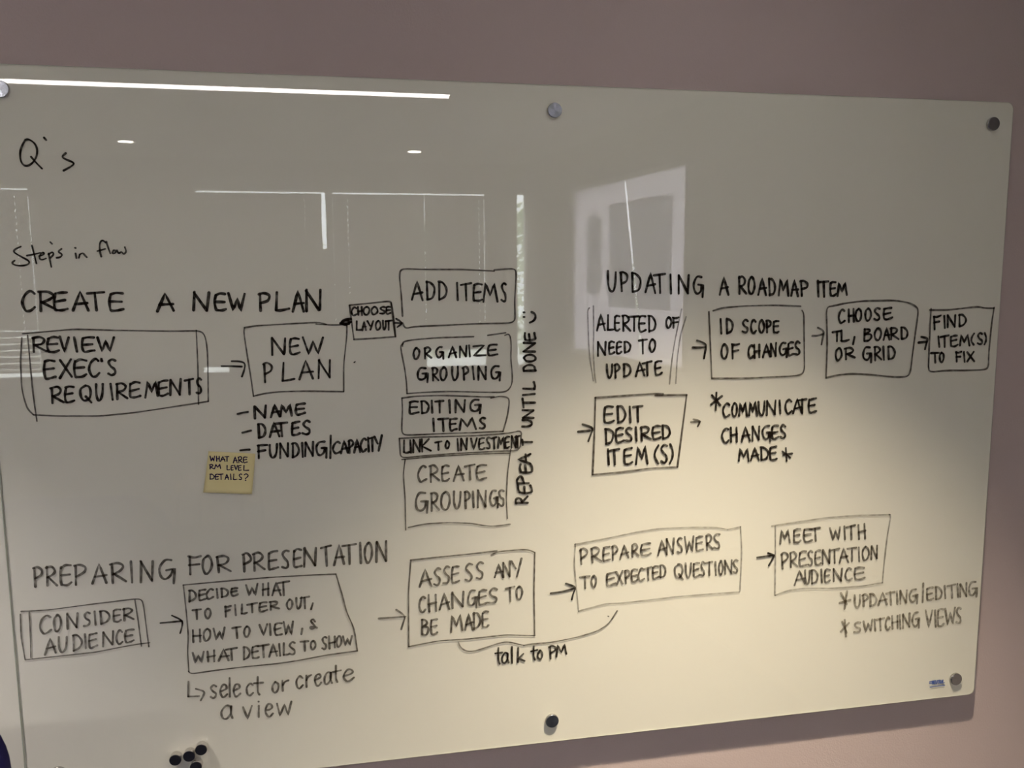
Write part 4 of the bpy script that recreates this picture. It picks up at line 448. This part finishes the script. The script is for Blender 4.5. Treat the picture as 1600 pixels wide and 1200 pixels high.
# ------------------------------------------------------------------ glass whiteboards
BW, BH, BZ = 1.829, 1.207, .88
def board(label):
    r = empty('glass_whiteboard', (0, 0, BZ)); tag(r, label, 'whiteboard', 'frameless glass whiteboards on the mauve wall')
    bm = bmesh.new(); slab(bm, rrect(0, BW, 0, BH, .014), 0, .0015, .0008, back=False); link('glass_pane', bm, [MAT['pane'], MAT['edge']], r)
    bm = bmesh.new(); slab(bm, rrect(.0004, BW - .0004, .0004, BH - .0004, .0136), .0016, .006); link('backing_panel', bm, MAT['backing'], r)
    return r
def standoff(parent, x, z, label=None):
    bm = bmesh.new(); lathe(bm, [(.0098, WY - .001), (.0098, .0062)], 32); s = link('standoff', bm, MAT['steel_rim'], parent, (x, 0, z), True)
    bm = bmesh.new(); lathe(bm, [(.0125, -.0002), (.0125, -.0052), (.0119, -.0060)], 48)
    c = link('cap', bm, MAT['steel'], s)
    for p in c.data.polygons: p.use_smooth = len(p.vertices) == 4
    bm = bmesh.new(); lathe(bm, [(.0127, -.0003), (.0127, -.0046)], 48); link('cap_rim', bm, MAT['steel_rim'], s, None, True)
wb = board('wide glass whiteboard covered with handwritten black flow charts')
for x, z in STANDOFFS: standoff(wb, x * 1e-4, z * 1e-4)
wb2 = board('blank glass whiteboard butted against the left edge of the written one'); wb2.location.x = -BW - .0016
for x, z in ((.075, 1.155), (BW / 2, 1.155), (BW - .055, 1.155), (.075, .05), (BW / 2, .05), (BW - .055, .05)): standoff(wb2, x, z)

def strokes_mesh(bm, strokes, w):
    for s in strokes: ribbon(bm, soften(mm(s)), w)
for name, label, ink, w, strokes, texts in MARKS:
    whole = bm = bmesh.new(); strokes_mesh(bm, strokes, w * 1e-4)
    lines = []
    for tl, tink, tw, letters, extra in texts:
        own = tl is not None
        tb = bmesh.new() if own else bm
        for L in letters: letter(tb, L, tw * 1e-4)
        strokes_mesh(tb, extra, tw * 1e-4)
        if own: lines.append((tl, tink, tb))
        elif not strokes: ink = tink
    fix_normals(bm); part = tag(link(name, bm, INK[ink], wb), label)
    for tl, tink, tb in lines:
        fix_normals(tb); tag(link('written_line', tb, INK[tink], part), 'written line ' + tl)
# maker's print, lower right
bm = bmesh.new()
for L in MAKER: letter(bm, L, .0020, wob=.02)
ribbon(bm, mm(MAKER_LINE), .0017); fix_normals(bm); tag(link('maker_mark', bm, MAT['maker'], wb), 'tiny blue maker\'s print')

# ------------------------------------------------------------------ magnets
def magnet(x, z, label):
    r = empty('round_magnet', (x, 0, BZ + z)); tag(r, label, 'magnet', 'round magnets at the lower left of the board')
    bm = bmesh.new(); lathe(bm, [(.0098, -.0005), (.0102, -.0012), (.0102, -.0118), (.0098, -.0124)], 40); link('steel_body', bm, MAT['steel_rim'], r, None, False)
    bm = bmesh.new(); lathe(bm, [(.0097, -.0124), (.0097, -.0130), (.0092, -.0134)], 40); tag(link('face', bm, MAT['black'], r), 'black face')  # polished steel face, the dark floor's reflection painted on as black
ML = ['black round magnet, leftmost of the four clustered on the board', 'black round magnet in the middle of the row of three', 'black round magnet, topmost and rightmost of the cluster', 'black round magnet, lowest of the cluster, under the middle one']
for (x, z), t in zip(MAGNETS, ML): magnet(x * 1e-4 - .0012, z * 1e-4 + .0055, t)

# ------------------------------------------------------------------ sticky note
bl, br, tr, tl = [Vector((c[0] * 1e-4, c[1] * 1e-4)) for c in (NOTE_CORNERS[3], NOTE_CORNERS[2], NOTE_CORNERS[1], NOTE_CORNERS[0])]
nz = empty('sticky_note', (0, 0, BZ)); tag(nz, 'yellow sticky note asking about level details, on the glass whiteboard', 'sticky note')
def note_pt(s, t):
    a = bl.lerp(br, s); b = tl.lerp(tr, s); p = a.lerp(b, t); return p.x, -.0007 - .0075 * (1 - t) ** 2.2 - .0012 * s * (1 - t), p.y
bm = bmesh.new(); N = 12; g = [[bm.verts.new(note_pt(i / N, j / N)) for i in range(N + 1)] for j in range(N + 1)]
for j in range(N):
    for i in range(N): bm.faces.new((g[j][i], g[j][i + 1], g[j + 1][i + 1], g[j + 1][i]))
bmesh.ops.recalc_face_normals(bm, faces=bm.faces); fix_normals(bm)
bmesh.ops.solidify(bm, geom=bm.faces[:], thickness=.0002)
link('paper_sheet', bm, MAT['note'], nz, None, True)
def note_y(x, z):
    p = Vector((x, z)); t = max(0, min(1, (p - bl).dot(tl - bl) / (tl - bl).length_squared)); s = max(0, min(1, (p - bl).dot(br - bl) / (br - bl).length_squared))
    return note_pt(s, t)[1] - .0007
bm = bmesh.new()
for L in NOTE_TEXT: letter(bm, L, .0018, note_y, .03)
fix_normals(bm); tag(link('handwriting', bm, MAT['note_ink'], nz), 'dark navy pen handwriting')

# ------------------------------------------------------------------ chairs
def soft_panel(pts, y0, y1, bulge, n=10):
    bm = bmesh.new(); slab(bm, pts, y0, y1, min(.02, (y1 - y0) * .4)); bmesh.ops.bevel(bm, geom=[e for e in bm.edges if len(e.link_faces) == 2 and e.calc_face_angle(0) > .6], offset=.008, segments=3, affect='EDGES'); return bm
def tube(bm, a, b, r, seg=12, r2=None):
    a, b = Vector(a), Vector(b); d = (b - a).normalized(); u = d.orthogonal().normalized(); v = d.cross(u); r2 = r2 or r; A = []; B = []
    for i in range(seg):
        t = 6.28318 * i / seg; o = u * math.cos(t) + v * math.sin(t); A.append(bm.verts.new(a + o * r)); B.append(bm.verts.new(b + o * r2))
    for i in range(seg): bm.faces.new((A[i], A[(i + 1) % seg], B[(i + 1) % seg], B[i]))
    bm.faces.new(list(reversed(A))); bm.faces.new(B)
    bmesh.ops.recalc_face_normals(bm, faces=bm.faces)
c = empty('office_chair', (-0.085, -.66, 0)); tag(c, 'navy blue high-backed office chair in front of the board at the lower left', 'chair')
bm = soft_panel(rrect(-.24, .24, .60, 1.289, .10, 12), .17, .24, 0); link('backrest', bm, MAT['navy'], c, None, True)
bm = bmesh.new(); slab(bm, rrect(-.25, .25, -.24, .24, .08), -.04, .05, .02); s = link('seat', bm, MAT['navy'], c, (0, -.03, .47), True); s.rotation_euler = (math.radians(-90), 0, 0)
bm = bmesh.new(); tube(bm, (0, .255, .80), (0, .255, .46), .02); tube(bm, (0, .255, .46), (0, .05, .40), .02); link('back_support', bm, MAT['black'], c)
bm = bmesh.new(); tube(bm, (0, 0, .42), (0, 0, .10), .025); link('gas_column', bm, MAT['steel_rim'], c)
for k in range(5):
    a = math.radians(18 + 72 * k); ex, ey = .29 * math.cos(a), .29 * math.sin(a)
    bm = bmesh.new(); tube(bm, (.02 * math.cos(a), .02 * math.sin(a), .11), (ex, ey, .075), .024, 12, .016); leg = link('leg', bm, MAT['black'], c)
    bm = bmesh.new(); tube(bm, (ex - .02 * math.sin(a), ey + .02 * math.cos(a), .028), (ex + .02 * math.sin(a), ey - .02 * math.cos(a), .028), .028, 20); tube(bm, (ex, ey, .03), (ex, ey, .08), .008); link('caster', bm, MAT['black'], leg)
for s in (-1, 1):
    bm = bmesh.new(); tube(bm, (s * .2, .0, .43), (s * .27, .0, .44), .015); tube(bm, (s * .27, 0, .44), (s * .27, 0, .66), .015); box(bm, s * .27 - .03, s * .27 + .03, -.13, .12, .66, .69); link('armrest', bm, MAT['black'], c)

c = empty('visitor_chair', (-.36, -4.22, 0), math.radians(8)); tag(c, 'tan upholstered visitor chair by the window wall', 'chair')
bm = soft_panel(rrect(-.22, .22, .56, .95, .05), -.23, -.18, 0); link('backrest', bm, MAT['tan'], c, None, True)
bm = bmesh.new(); slab(bm, rrect(-.23, .23, -.22, .22, .04), -.03, .03, .015); s = link('seat', bm, MAT['tan'], c, (0, .02, .44), True); s.rotation_euler = (math.radians(-90), 0, 0)
for sx in (-1, 1):
    bm = bmesh.new(); tube(bm, (sx * .2, .2, .415), (sx * .22, .24, 0), .013); link('leg', bm, MAT['steel_rim'], c)
    bm = bmesh.new(); tube(bm, (sx * .2, -.2, .62), (sx * .21, -.21, .40), .013); tube(bm, (sx * .21, -.21, .40), (sx * .22, -.25, 0), .013); link('leg', bm, MAT['steel_rim'], c)
